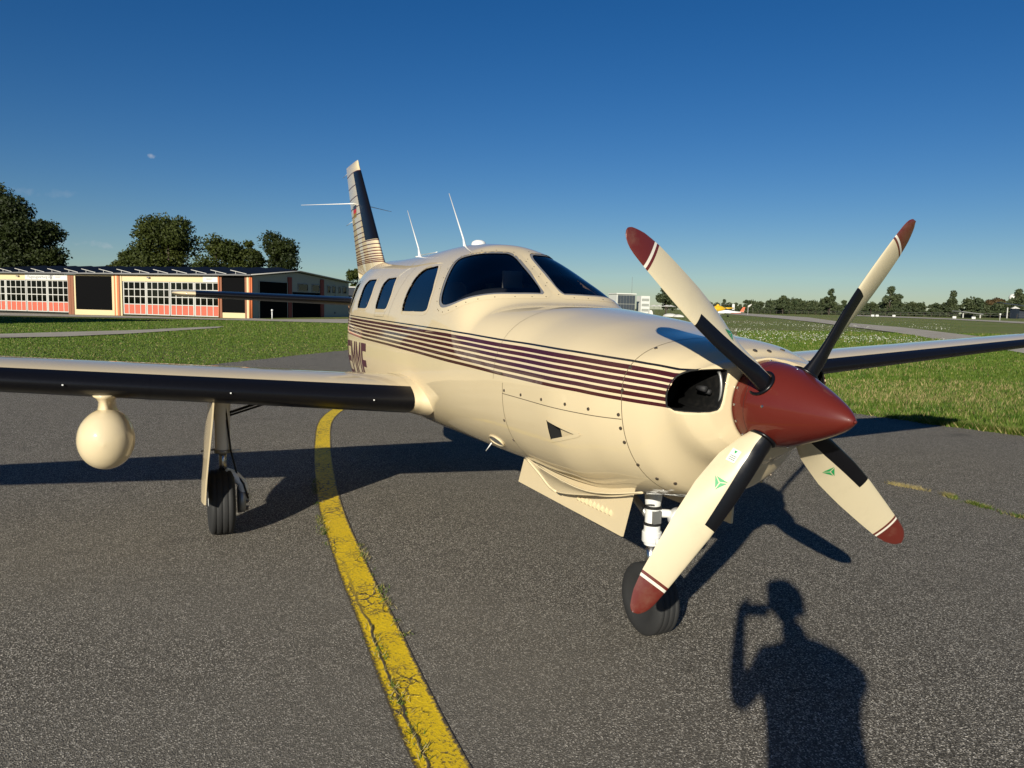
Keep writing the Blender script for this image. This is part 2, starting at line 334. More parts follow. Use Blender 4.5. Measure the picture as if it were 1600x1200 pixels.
# yellow taxi line
cl = np.array([(-14, 2.6), (-11, 1.15), (-9.2, .35), (-7.68, -.25), (-5.87, -.64), (-3.35, -1.04), (-1.75, -1.205), (-.6, -1.287), (.087, -1.338), (.69, -1.37), (2, -1.40), (4, -1.35), (8, -1.0)])
def catmull(P, n):
    P = np.asarray(P, float); Q = np.vstack([2*P[0]-P[1], P, 2*P[-1]-P[-2]]); o = []
    for i in range(1, len(Q)-2):
        for t in np.linspace(0, 1, n, endpoint=False):
            a, b, c, d = Q[i-1], Q[i], Q[i+1], Q[i+2]
            o.append(.5*((2*b)+(c-a)*t+(2*a-5*b+4*c-d)*t*t+(-a+3*b-3*c+d)*t**3))
    o.append(P[-1]); return np.array(o)
pc = catmull(cl, 16); T = np.gradient(pc, axis=0); T /= np.linalg.norm(T, axis=1)[:, None]; NR = np.stack([-T[:, 1], T[:, 0]], -1)
arc = np.concatenate([[0], np.cumsum(np.linalg.norm(np.diff(pc, axis=0), axis=1))])
k = 5; V = []; UVs = []
for i in range(len(pc)):
    for j in range(k): V.append((*(pc[i]+NR[i]*(j/(k-1)-.5)*.192), .004)); UVs.append((arc[i], j/(k-1)))
o = obj('taxi_line', V, [f[::-1] for f in grid_faces(len(pc), k)], 'yellow', kind='structure')
uvl = o.data.uv_layers.new(name='UVMap'); li = np.zeros(len(o.data.loops), np.int32); o.data.loops.foreach_get('vertex_index', li)
uvl.data.foreach_set('uv', np.array(UVs, np.float32)[li].ravel())
LINE = pc; LNR = NR
# grass blades
def blades(P, h, w, lean=.45):
    n = len(P); a = rng.uniform(0, 2*np.pi, n); d = np.stack([np.cos(a), np.sin(a), 0*a], -1)*(w*rng.uniform(.6, 1.3, n))[:, None]
    b = rng.uniform(0, 2*np.pi, n); hh = h*rng.uniform(.45, 1.25, n); tip = P+np.stack([np.cos(b)*hh*lean, np.sin(b)*hh*lean, hh], -1)
    return np.stack([P-d, P+d, tip], 1)
NOGRASS = [APRON]+PATHS+[TAXI, FARST]
def scatter(n, px0, px1, d0, d1, pw=1.0):
    d = d0*(d1/d0)**(rng.uniform(0, 1, n)**pw); px = rng.uniform(px0, px1, n)
    q = CAM[:2]+FH*d[:, None]+RH*((px-800)/FPX*d)[:, None]
    for pl in NOGRASS: 
        k = ~inpoly(q, pl); q = q[k]; d = d[k]
    return np.column_stack([q, gz(q[:, 0], q[:, 1])-.03]), d
P, d = scatter(150000, 1150, 1640, 10.2, 60, .9)
nz = (np.sin(P[:, 0]*.9+1)+np.sin(P[:, 1]*1.3)+np.sin((P[:, 0]+P[:, 1])*.37))/3
B = blades(P, (.085+.04*nz)*np.clip(d/25, 1, 1.5), .006+.0006*d)
dry = (rng.uniform(0, 1, len(P)) < .05+.18*np.clip(nz, 0, 1)+.22*((d > 14) & (d < 19)))
big('rough_grass', B, 3, None, fm=dry.astype(int), mats=['blade', 'straw'], kind='stuff')
P, d = scatter(90000, -60, 600, 16, 70, .8)
big('lawn_grass', blades(P, .045*np.clip(d/25, 1, 1.6), .005+.0005*d), 3, None, fm=(rng.uniform(0, 1, len(P)) < .05).astype(int), mats=['blade', 'straw'], kind='stuff')
# edge fringe on the right side of the apron
A = np.array(APRON[38:48]); t = rng.uniform(0, len(A)-1.001, 9000); i = t.astype(int); P2 = A[i]+(A[i+1]-A[i])*(t-i)[:, None]+rng.normal(0, .05, (9000, 2))
big('verge_grass', blades(np.column_stack([P2, np.zeros(9000)]), .10, .008, .8), 3, None, fm=(rng.uniform(0, 1, 9000) < .2).astype(int), mats=['blade', 'straw'], kind='stuff')
# white flowers
P, d = scatter(15000, 1030, 1480, 30, 105, .85)
q = (P[:, :2]-CAM[:2]); L = q@RH; D = q@FH; cl_ = np.sin(D*.35)+np.sin(L*.6+D*.2)+np.sin(D*.11+L*.17)*1.2
k = (cl_+rng.normal(0, .5, len(P)) > .7) & (rng.uniform(0, 1, len(P)) < np.interp(D, [30, 36, 60, 75, 105], [.15, .6, 1, .5, .1])); P = P[k]; d = d[k]
s_ = rng.uniform(.007, .016, len(P))+.00022*d; a = rng.uniform(0, 2*np.pi, len(P)); u = np.stack([np.cos(a), np.sin(a), .3*np.cos(a*3)], -1)*s_[:, None]; w = np.stack([-np.sin(a), np.cos(a), .5+.3*np.sin(a*5)], -1)*s_[:, None]
c = P+np.array([0, 0, 1])*rng.uniform(.12, .34, len(P))[:, None]
big('wild_flowers', np.stack([c-u-w, c+u-w, c+u+w, c-u+w], 1), 4, 'flower', kind='stuff')
P, d = scatter(420, 60, 560, 19, 40); c = P+[0, 0, .1]; s_ = .012+.0004*d
big('daisies', np.stack([c+s_[:, None]*np.array(v) for v in ((-1, -1, 0), (1, -1, .4), (1, 1, .6), (-1, 1, .2))], 1), 4, 'flower', kind='stuff')
# weeds along the line and in the apron joint
def tuft(n, i0, i1, side, sp):
    i = rng.integers(i0, i1, n); off = (side*.1+rng.normal(0, sp, n)); pp = LINE[i]+(LINE[np.minimum(i+1, len(LINE)-1)]-LINE[i])*rng.uniform(0, 1, n)[:, None]+LNR[i]*off[:, None]
    cl2 = np.sin(i*1.7)+np.sin(i*.6+side)+rng.normal(0, .4, n) > .1; return pp[cl2]
wp = np.vstack([tuft(1100, 76, 96, -1, .02), tuft(650, 94, 116, 1, .02), tuft(600, 112, 150, -.45, .018)])
big('line_weeds', blades(np.column_stack([wp, np.full(len(wp), .004)]), .020, .003, 1.0), 3, None, fm=(rng.uniform(0, 1, len(wp)) < .5).astype(int), mats=['blade', 'straw'], kind='stuff')
jt = np.array([(-2.05, 4.13), (-1.55, 4.27), (-1.39, 4.2), (-1.1, 4.17), (-.74, 4.14), (.2, 4.0)]); t = rng.uniform(0, 4.99, 1800); i = t.astype(int)
wp = jt[i]+(jt[i+1]-jt[i])*(t-i)[:, None]+rng.normal(0, .02, (1800, 2)); kk = np.sin(t*5)+rng.normal(0, .4, 1800) > -.3; wp = wp[kk]; t = t[kk]
big('joint_weeds', blades(np.column_stack([wp, np.zeros(len(wp))]), .035, .004, .9), 3, None, fm=((t < 1.6) | (rng.uniform(0, 1, len(wp)) < .3)).astype(int), mats=['blade', 'straw'], kind='stuff')
# ================================================================== AIRCRAFT
# fuselage stations: x, half width, top, bottom, widest height, upper and lower exponent
ST = np.array([
 [0.7,0.3,1.452,1.06,1.29,2,2],
 [0.66,0.4,1.451,1.018,1.319,2.099,2.035],
 [0.58,0.426,1.485,0.967,1.309,2.304,2.121],
 [0.45,0.479,1.515,0.825,1.289,2.511,2.234],
 [0.2,0.557,1.541,0.764,1.251,2.516,2.258],
 [-0.1,0.604,1.591,0.712,1.228,2.424,2.377],
 [-0.4,0.616,1.624,0.695,1.222,2.334,2.367],
 [-0.7,0.628,1.646,0.706,1.214,2.651,2.373],
 [-1.1,0.642,1.658,0.696,1.21,3.3,2.382],
 [-1.3,0.65,1.758,0.691,1.22,3.4,2.398],
 [-1.5,0.657,1.872,0.686,1.225,3,2.396],
 [-2,0.664,2.082,0.676,1.228,2.205,2.416],
 [-2.6,0.667,2.118,0.66,1.236,1.98,2.421],
 [-3.6,0.667,2.095,0.64,1.254,1.95,2.465],
 [-4.3,0.655,2.09,0.62,1.284,2.003,2.528],
 [-5,0.512,2.1,0.703,1.392,2.142,2.396],
 [-6,0.285,1.928,0.975,1.53,2.282,2.276],
 [-7,0.08,1.74,1.33,1.56,2.1,2.1],
 [-7.35,0.03,1.68,1.46,1.6,2,2]])
def hermite(x,xs,ys):
    # monotone-ish pchip
    o=np.argsort(xs);xs=xs[o];ys=ys[o]
    h=np.diff(xs);dl=np.diff(ys)/h;m=np.zeros_like(ys)
    for i in range(1,len(xs)-1):
        if dl[i-1]*dl[i]>0:
            a=2*h[i]+h[i-1];b=h[i]+2*h[i-1];m[i]=(a+b)/(a/dl[i-1]+b/dl[i])
    m[0]=dl[0];m[-1]=dl[-1]
    x=np.clip(x,xs[0],xs[-1])
    i=np.clip(np.searchsorted(xs,x)-1,0,len(xs)-2);t=(x-xs[i])/h[i]
    return (ys[i]*(1+2*t)*(1-t)**2+m[i]*h[i]*t*(1-t)**2+ys[i+1]*t*t*(3-2*t)+m[i+1]*h[i]*t*t*(t-1))
def prm(x):
    x=np.asarray(x,float);return [hermite(x,ST[:,0],ST[:,k]) for k in range(1,7)]
def surf(x,th):
    w,zt,zb,zm,nu,nl=prm(x);x=np.asarray(x,float)
    c=np.cos(th);s=np.sin(th);n=np.where(s>=0,nu,nl);h=np.where(s>=0,zt-zm,zm-zb)
    yy=w*np.sign(c)*np.abs(c)**(2/n);zz=zm+h*np.sign(s)*np.abs(s)**(2/n)
    return np.stack([x+0*yy,yy,zz],-1)
AC = empty('light_aircraft', 'cream single propeller aircraft with burgundy stripes and four white-tipped blades, on the apron'.replace('four white-tipped blades', 'red tipped four blade propeller'), 'aircraft')
def ptheta(x, y, z):       # section angle of a point near the skin
    w, zt, zb, zm, nu, nl = prm(x); dz = np.asarray(z)-zm; n = np.where(dz >= 0, nu, nl); h = np.where(dz >= 0, zt-zm, zm-zb)
    sn = np.sign(dz)*np.minimum(np.abs(dz)/h, 1.3)**(n/2); cs = (np.abs(y)/w)**(n/2)
    return np.arctan2(sn, np.sign(y)*cs)
def theta_z(x, z):         # angle on the starboard-positive half from x, z
    w, zt, zb, zm, nu, nl = prm(x); dz = np.asarray(z)-zm; n = np.where(dz >= 0, nu, nl); h = np.where(dz >= 0, zt-zm, zm-zb)
    return np.arcsin(np.clip(np.sign(dz)*(np.abs(dz)/h)**(n/2), -1, 1))
def snormal(x, th):
    a = surf(x+.004, th)-surf(x-.004, th); b = surf(x, th+.01)-surf(x, th-.01); n = np.cross(a, b); n /= np.linalg.norm(n, axis=-1, keepdims=True)
    c = surf(x, th)-np.stack([x, 0*x, prm(x)[3]], -1); s = np.sign((n*c).sum(-1, keepdims=True)); return n*np.where(s == 0, 1, s)
def onskin(P, off=0., side=None):   # project points to the skin, lifted by off
    P = np.asarray(P, float).reshape(-1, 3); th = ptheta(P[:, 0], P[:, 1], P[:, 2]); x = np.clip(P[:, 0], -7.3, .698)
    return surf(x, th)+snormal(x, th)*off
def dens(P, step, closed=True):
    P = np.asarray(P, float); Q = np.vstack([P, P[:1]]) if closed else P; o = []
    for a, b in zip(Q[:-1], Q[1:]):
        n = max(1, int(np.linalg.norm(b-a)/step)); o += [a+(b-a)*t for t in np.linspace(0, 1, n, endpoint=False)]
    if not closed: o.append(Q[-1])
    return np.array(o)
def rounded(P, it=2):
    P = np.asarray(P, float)
    for _ in range(it): P = np.stack([.75*P+.25*np.roll(P, -1, 0), .25*P+.75*np.roll(P, -1, 0)], 1).reshape(-1, P.shape[1])
    return P
# window outlines on the starboard skin as (x, |y|, z)
OUT = {}
OUT['windshield'] = [(-1.662,.605,1.611),(-1.745,.59,1.65),(-1.834,.535,1.77),(-1.928,.467,1.871),(-2.0,.403,1.94),(-1.99,.35,1.975),(-1.888,.3,1.995),(-1.798,.183,2.007),(-1.772,.040,2.011),(-1.50,.040,1.868),(-1.231,.038,1.716),(-1.23,.143,1.714),(-1.236,.29,1.704),(-1.284,.442,1.686),(-1.347,.519,1.664),(-1.436,.571,1.635),(-1.56,.60,1.612)]
OUT['side_window'] = [(-2.60,.613,1.58),(-2.01,.618,1.584),(-1.93,.614,1.599),(-1.985,.558,1.737),(-2.14,.48,1.86),(-2.29,.415,1.932),(-2.598,.423,1.914),(-2.68,.467,1.86),(-2.665,.528,1.769),(-2.645,.575,1.679)]
cab = lambda dx: [(-3.46+dx,.608,1.585),(-3.11+dx,.608,1.587),(-3.07+dx,.604,1.61),(-3.10+dx,.556,1.711),(-3.30+dx,.45,1.868),(-3.60+dx,.45,1.866),(-3.64+dx,.494,1.815),(-3.53+dx,.561,1.696)]
OUT['cabin_window'] = cab(0); OUT['cabin_window.1'] = cab(-.70); OUT['cabin_window.2'] = cab(-1.42)
INL = [(.601,.412,1.242),(.600,.420,1.294),(.609,.416,1.333),(.619,.395,1.372),(.631,.368,1.391),(.649,.327,1.405),(.684,.225,1.411),(.694,.196,1.407),(.70,.212,1.352),(.70,.225,1.265),(.70,.250,1.240),(.677,.354,1.238)]
SCP = [(-.111,.597,1.112),(-.108,.568,1.002),(.135,.545,1.070)]
# skin grid
xs = np.unique(np.round(np.concatenate([np.arange(-7.34, -5, .06), np.arange(-5, -.9, .018), np.arange(-.9, -.2, .02), np.arange(-.2, .2, .011), np.arange(.2, .52, .02), np.arange(.52, .7001, .0045), [-.58]]), 4))[::-1]
NT = 400; TH = np.linspace(0, 2*np.pi, NT, endpoint=False)
VS = surf(xs[:, None], TH[None]); nx = len(xs)
NS = snormal(np.clip(np.repeat(xs, NT), -7.3, .69), np.tile(TH, nx)).reshape(nx, NT, 3)
FQ = np.array(grid_faces(nx, NT, False, True)); FC = VS.reshape(-1, 3)[FQ].mean(1)
fth = np.arctan2(np.sin(ptheta(FC[:, 0], FC[:, 1], FC[:, 2])), np.abs(np.cos(ptheta(FC[:, 0], FC[:, 1], FC[:, 2]))))
def outline(kx):
    return rounded(OUT[kx], 2) if kx == 'windshield' else rounded(dens(OUT[kx], .075), 2)
def mask(P_):
    P = dens(P_, .02); th = theta_z(P[:, 0], P[:, 2]); th = np.where(P[:, 1] < .2, ptheta(P[:, 0], P[:, 1], P[:, 2]), th)
    return inpoly(np.column_stack([FC[:, 0], fth]), np.column_stack([P[:, 0], th]))
holes = {}
for kx in OUT: holes[kx] = mask(outline(kx))
holes['scoop'] = mask(SCP) & (FC[:, 1] < 0)
ip = np.array(rounded(INL, 1)); holes['inlet'] = inpoly(np.column_stack([np.abs(FC[:, 1]), FC[:, 2]]), ip[:, 1:]) & (FC[:, 0] > .5)
gone = np.zeros(len(FQ), bool)
for h in holes.values(): gone |= h
fx = FC[:, 0]
ztop = lambda x: np.interp(x, [-7.3, -4.6, -3.43, -2.4, -1.445, -.74, 0, .384, .513, .6], [1.60, 1.523, 1.509, 1.497, 1.487, 1.462, 1.443, 1.427, 1.418, 1.408])
zbot = lambda x: np.interp(x, [-7.3, -4.34, -3.65, -2.8, -2.0, -1.38, -.98, -.6, .13, .4, .6], [1.50, 1.34, 1.317, 1.309, 1.298, 1.285, 1.279, 1.272, 1.266, 1.256, 1.25])
def stripe(P):
    P = P.reshape(-1, 3); v = (ztop(P[:, 0])-P[:, 2])/(ztop(P[:, 0])-zbot(P[:, 0])); v = .1+.8*v
    return np.clip(v, 0, 1)
def skin(name, sel, off=0., mat='cream', flip=False):
    ids = np.unique(FQ[sel]); mp = np.full(nx*NT, -1); mp[ids] = np.arange(len(ids)); P = (VS+NS*off).reshape(-1, 3)[ids]; Fq = mp[FQ[sel]]
    return obj(name, P, Fq, mat, AC, True, attrs={'stripe': stripe(P), 'painted': np.ones(len(P))} if mat == 'cream' else None)
skin('fuselage', ~gone & (fx < -.58)); 
keep = ~gone & (fx > -.58)
ids = np.unique(FQ[keep]); mp = np.full(nx*NT, -1); mp[ids] = np.arange(len(ids)); P = VS.reshape(-1, 3)[ids]; Fq = mp[FQ[keep]].tolist(); att = list(stripe(P)); P = P.tolist()
ring0 = [mp[j] for j in range(NT)]            # cowl lip: from the last section in to the spinner flange
def ringat(x, f):  # blend of section outline and flange circle
    e = VS[0]; rad_ = .176 if f == 'i' else .187; f = 1.0 if f == 'i' else f; c = np.stack([np.full(NT, x), rad_*np.cos(TH), 1.268+rad_*np.sin(TH)], -1); r = e*(1-f)+c*f; r[:, 0] = x; return r
prev = ring0
frontF = []
for x_, f_ in [(.70+.008*f**.6, f) for f in np.linspace(.08, 1, 14)]+[(.706, 'i'), (.66, 'i')]:
    R_ = ringat(x_, f_); b = len(P); P += R_.tolist(); att += [0]*NT; cur = list(range(b, b+NT))
    for j in range(NT):
        j2 = (j+1) % NT; mid = (R_[j]+R_[j2])/2
        if inpoly(np.array([[abs(mid[1]), mid[2]]]), ip[:, 1:])[0] and f_ != 'i' and f_ < .9: continue
        if -1 in (prev[j], prev[j2]): continue
        Fq.append((cur[j], prev[j], prev[j2], cur[j2]))
    prev = cur
# pull the ragged rim of each inlet hole onto its outline
ec = {}
for f in Fq:
    for i in range(4):
        e_ = tuple(sorted((int(f[i]), int(f[(i+1) % 4])))); ec[e_] = ec.get(e_, 0)+1
P = np.array(P); rim = np.array(sorted({v for e_, n_ in ec.items() if n_ == 1 for v in e_})); rim = rim[(P[rim, 0] > .52) & (np.abs(P[rim, 1]) > .188)]
OL = dens(rounded(INL, 1), .003)
for v in rim:
    o_ = OL*[1, np.sign(P[v, 1]), 1]; dd = np.linalg.norm((o_-P[v])[:, 1:], axis=1); i = dd.argmin()
    if dd[i] < .02: P[v] = o_[i]
P = P.tolist()
cowl = obj('engine_cowling', P, Fq, 'cream', AC, True, attrs={'stripe': att, 'painted': (np.array(P)[:, 0] < .655).astype(float)})
skin('cabin_lining', ~gone & (fx < -1.25) & (fx > -5.2), -.03, 'liner')
# glass, frames and seals
def ribbon(mb, P, nrm, lo, hi, off, m=0, closed=True, off2=None):
    k = len(P); Tn = (np.roll(P, -1, 0)-np.roll(P, 1, 0)) if closed else np.gradient(P, axis=0); Tn /= np.linalg.norm(Tn, axis=1)[:, None]+1e-9
    Bn = np.cross(nrm, Tn); A = P+Bn*lo; B = P+Bn*hi; fa = onskin(A, off); fb = onskin(B, off if off2 is None else off2)
    b = len(mb.V); mb.V += [tuple(v) for v in fa]+[tuple(v) for v in fb]
    for i in range(k if closed else k-1): mb.F.append([b+i, b+(i+1) % k, b+k+(i+1) % k, b+k+i]); mb.m.append(m)
def dilate(sel, n=2):
    g = sel.reshape(nx-1, NT).copy()
    for _ in range(n): g = g | np.roll(g, 1, 0) | np.roll(g, -1, 0) | np.roll(g, 1, 1) | np.roll(g, -1, 1)
    return g.ravel()
for kx, ol in OUT.items():
    base = kx.split('.')[0]
    for sgn in (-1, 1):
        sel = dilate(holes[kx] & (np.sign(FC[:, 1]) == sgn), 1)
        pane = skin(base, sel, -.006, 'glass')
        P = dens(outline(kx), .03); P[:, 1] *= sgn; P = onskin(P); th = ptheta(P[:, 0], P[:, 1], P[:, 2]); nr = snormal(P[:, 0], th)
        c = P.mean(0); T_ = np.roll(P, -1, 0)-np.roll(P, 1, 0); B_ = np.cross(nr, T_); s_ = np.sign(((P-c)*B_).sum(1).mean())
        big_ = base == 'windshield'
        mb = MB(); wd = (.045 if big_ else .022); ribbon(mb, P, nr, -.004*s_, wd*s_, .0032, off2=.0012); mb.out('window_frame', 'cream', pane)
        mb = MB(); ribbon(mb, P, nr, -(.026 if big_ else .010)*s_, .0*s_, -.001); mb.out('window_seal', 'seal' if big_ else 'black', pane)
        if big_:   # rivets round the windscreen frame
            q = P+np.cross(nr, T_/np.linalg.norm(T_, axis=1)[:, None])*s_*.026
            RIV = q if sgn == -1 else np.vstack([RIV, q])
def discs(pts, r, name, mat, parent, lift=.004, one=False):
    a = np.linspace(0, 2*np.pi, 9)[:-1]; first = None
    p = onskin(pts); th = ptheta(p[:, 0], p[:, 1], p[:, 2]); nr = snormal(p[:, 0], th); mb = MB()
    for q, n in zip(p, nr):
        u = np.cross(n, (1, 0, 0)); u /= np.linalg.norm(u); w = np.cross(n, u)
        rg = [q+n*lift+r*(u*math.cos(t)+w*math.sin(t)) for t in a]; bs = [q-n*.002+r*1.15*(u*math.cos(t)+w*math.sin(t)) for t in a]
        mb.add(rg+bs, [list(range(8))]+[(8+i, 8+(i+1) % 8, (i+1) % 8, i) for i in range(8)])
        if not one: mb.out(name, mat, parent, False); mb = MB()
    if one: return mb.out(name, mat, parent, False, kind='stuff')
discs(RIV[::3], .0035, 'rivets', 'screw', AC, .0042, True)
SC = [(-.559,.622,1.196),(-.365,.614,1.195),(-.146,.606,1.198),(.055,.585,1.2),(.213,.552,1.198),(.378,.5,1.194),(.381,.488,1.136),(.383,.468,1.075),(.398,.405,.977),(.432,.329,.918),(.473,.263,.902),(.408,.346,1.476),(.40,.46,1.395),(.398,.495,1.30),(-.60,.60,1.03),(-.59,.55,.92),(-.60,.61,1.28)]
for s_ in (-1, 1): discs([(x, s_*y, z) for x, y, z in SC], .0074, 'screw', 'screw', AC)
discs([(.60, .10, 1.48), (.60, .02, 1.48), (.60, -.06, 1.48), (.56, .2, 1.47)], .010, 'screw', 'screw', AC)
# panel seams
def seam(pts, w=.0035):
    P = onskin(dens(pts, .03, False)); nr = snormal(P[:, 0], ptheta(P[:, 0], P[:, 1], P[:, 2])); mb = MB(); ribbon(mb, P, nr, -w/2, w/2, .0012, closed=False); mb.out('panel_seam', 'seam', AC)
for s_ in (-1, 1):
    t = np.linspace(-1.25, math.pi/2, 40); P = surf(np.full(40, .395), t); P[:, 1] *= s_; seam(P)
    t = np.linspace(-1.2, .02, 30); P = surf(np.full(30, -.582), t); P[:, 1] *= s_; seam(P)
    seam([(-.582, .623*s_, 1.178), (.391, .493*s_, 1.176)])
    seam([(-3.42, .607*s_, 1.52), (-3.10, .607*s_, 1.52)], .003); seam([(-3.42, .607*s_, 1.52), (-3.42, .607*s_, 1.578)], .003); seam([(-3.10, .607*s_, 1.52), (-3.10, .607*s_, 1.578)], .003)
    t = np.linspace(.03, 1.45, 30); P = surf(np.full(30, -.70), t); P[:, 1] *= s_; seam(P, .002)
P = surf(np.full(30, -2.95), np.linspace(.35, 2.8, 30)); seam(P, .0025); P = surf(np.full(30, -4.75), np.linspace(.2, 2.9, 30)); seam(P, .0025)
# inlets
for s_ in (-1, 1):
    P = dens(rounded(INL, 1), .012)*[1, s_, 1]
    lip = MB().tube(P+[-.003, 0, 0], .0042, 8, closed=True).out('air_inlet', 'gap', AC)
    c = P.mean(0); k = len(P); Vd = []; sc = [(0, 1.0), (-.05, 1.06), (-.30, 1.0)]
    for dx, f in sc: 
        r = c+(P-c)*f; r[:, 0] += dx; r[:, 1] = np.where(np.abs(r[:, 1]) > 1, r[:, 1], r[:, 1]); Vd.append(r)
    Fd = grid_faces(3, k, False, True)+[tuple(2*k+i for i in range(k))]
    obj('inlet_duct', np.vstack(Vd), Fd, 'duct', lip)
    mb = MB().lathe([(0, .012), (.05, .012)], (.585, s_*.255, 1.325), (1, 0, 0), 10).lathe([(0, .010), (.05, .010)], (.585, s_*.232, 1.312), (1, 0, 0), 10); mb.out('duct_fitting', 'dark', lip)
    if s_ < 0:
        ring = [(.652+.03*math.cos(t), s_*(.215), 1.325+.075*math.sin(t)) for t in np.linspace(-1.3, 1.3, 12)]; MB().tube(ring, .007, 6).out('alternator_rim', 'alu', lip)
# flush side scoop (starboard)
a, b_, c = [np.array((x, -y, z)) for x, y, z in SCP]; dp = np.array([0, .055, 0])
a2, b2, c2 = [q+np.array([0, .055*k_, 0]) for q, k_ in ((a, 1), (b_, 1), (c, .03))]; mid_ = a2*.74+c2*.26+np.array([0, -.018, 0]); mid2 = b2*.74+c2*.26+np.array([0, -.018, 0])
obj('side_scoop', [a, b_, c, a2, b2, mid_, mid2], [(5, 6, 2), (0, 3, 5, 2), (1, 2, 6, 4)], 'cream', AC, False); obj('scoop_throat', [a2, b2, mid_, mid2, a+[-.004, 0, 0], b_+[-.004, 0, 0]], [(0, 1, 3, 2), (4, 5, 1, 0)], 'gap', AC, False)  # throat in near-black: the shade of the recess is put into its colour
P = dens([a, b_, c], .02); P = onskin(P); nr = snormal(P[:, 0], ptheta(P[:, 0], P[:, 1], P[:, 2])); mb = MB(); ribbon(mb, P, nr, -.002, .009, .003); ribbon(mb, P, nr, -.009, .002, .003); mb.out('scoop_lip', 'cream', AC)
# oval belly vent and small rod antenna
e = [(-.915+.085*math.cos(t)+.01*math.sin(t), -.505-.01*math.cos(t)+.025*math.sin(t)*-1, .862-.005*math.cos(t)+.035*math.sin(t)) for t in np.linspace(0, 2*np.pi, 25)[:-1]]
P = onskin(e, .004); c = onskin([np.mean(e, 0)], .003)[0]; obj('belly_vent', list(P)+[c], [(i, (i+1) % 24, 24) for i in range(24)], 'seal', AC)
MB().tube(P, .006, 6, closed=True).out('vent_ring', 'cream', AC)
MB().tube([(-1.06, -.48, .82), (-1.10, -.50, .765)], [.004, .0025], 8).out('rod_antenna', 'white', AC)
# registration letters, block strokes laid on the skin
def letter(strokes, x0, wd, z0, h, sgn):
    mb = MB()
    for (u0, v0, u1, v1, u2, v2, u3, v3) in strokes:
        n = 10; V = []
        for i in range(n+1):
            t = i/n
            for uu, vv in (((1-t)*u0+t*u3, (1-t)*v0+t*v3), ((1-t)*u1+t*u2, (1-t)*v1+t*v2)): V.append((x0+sgn*0+uu*wd, -.6, z0+vv*h))
        mb.add(onskin(V, .002), [(2*i, 2*i+1, 2*i+3, 2*i+2) for i in range(n)])
    return mb.out('registration_letter', M['reg'], AC)
M['reg'] = principled('faded burgundy', (.07, .020, .032), .4)[0]
bar = lambda u0, v0, u1, v1: (u0, v0, u1, v0, u1, v1, u0, v1)
EE = [bar(0, 0, .3, 1), bar(.3, .84, 1, 1), bar(.3, .42, .92, .58), bar(.3, 0, 1, .16)]; FF = [bar(0, 0, .3, 1), bar(.3, .80, 1, 1), bar(.3, .40, .95, .58)]
MM = [bar(0, 0, .2, 1), bar(.8, 0, 1, 1), (.2, 1, .2, .74, .5, .32, .5, .56), (.5, .56, .5, .32, .8, .74, .8, 1)]
for L_, x0, wd in ((EE, -4.42, .20), (MM, -4.20, .20), (MM, -3.97, .20), (FF, -3.74, .19)): letter(L_, x0, wd, .955, .325, 1)
# ---------------------------------------------------------------- lifting surfaces
def foil(n=26, t=.15, camber=.02):
    b = np.linspace(0, np.pi, n); xc = (1-np.cos(b))/2; yt = 5*t*(.2969*np.sqrt(xc)-.126*xc-.3516*xc**2+.2843*xc**3-.1036*xc**4); yc = camber*4*xc*(1-xc)*(1-.4*xc)
    return np.concatenate([np.stack([xc, yc+yt], -1)[::-1], np.stack([xc, yc-yt], -1)[1:]])   # TE upper .. LE .. TE lower
NF = 26
def section(le, chord, t, inc, axis='wing', camber=.02, grow=0.):
    f = foil(NF, t, camber); 
    if grow:
        nrm = np.gradient(f, axis=0); nrm = np.stack([-nrm[:, 1], nrm[:, 0]], -1); nrm /= np.linalg.norm(nrm, axis=1)[:, None]+1e-9
        g = f*chord-nrm*0; f2 = f*chord; cen = np.array([.3*chord, 0]); sgn = np.sign(((f2-cen)*nrm).sum(1).mean()); f2 = f2+nrm*sgn*grow
    else: f2 = f*chord
    x = -f2[:, 0]; z = f2[:, 1]; c, s = math.cos(inc), math.sin(inc); X_ = x*c-z*s*0-0; Z_ = z*c+x*s
    if axis == 'wing': return np.stack([le[0]+X_, np.full(len(x), le[1]), le[2]+Z_], -1)
    return np.stack([le[0]+x, le[1]+z, np.full(len(x), le[2])], -1)
def loft(secs, close=True):
    V = np.vstack(secs); k = len(secs[0]); F = grid_faces(len(secs), k)
    if close: F += [tuple(range(k)), tuple((len(secs)-1)*k+i for i in range(k))[::-1]]
    return V, F
WLE = lambda a: (-1.89+.004*(a-.7), .974+.078*(a-.7)); WCH = lambda a: 1.80-.150*(a-.7)
INC = math.radians(2.2)
def wsec(a, s, grow=0.): x, z = WLE(a); return section((x, s*a, z), WCH(a), .148-.004*(a-.8), INC, grow=grow)
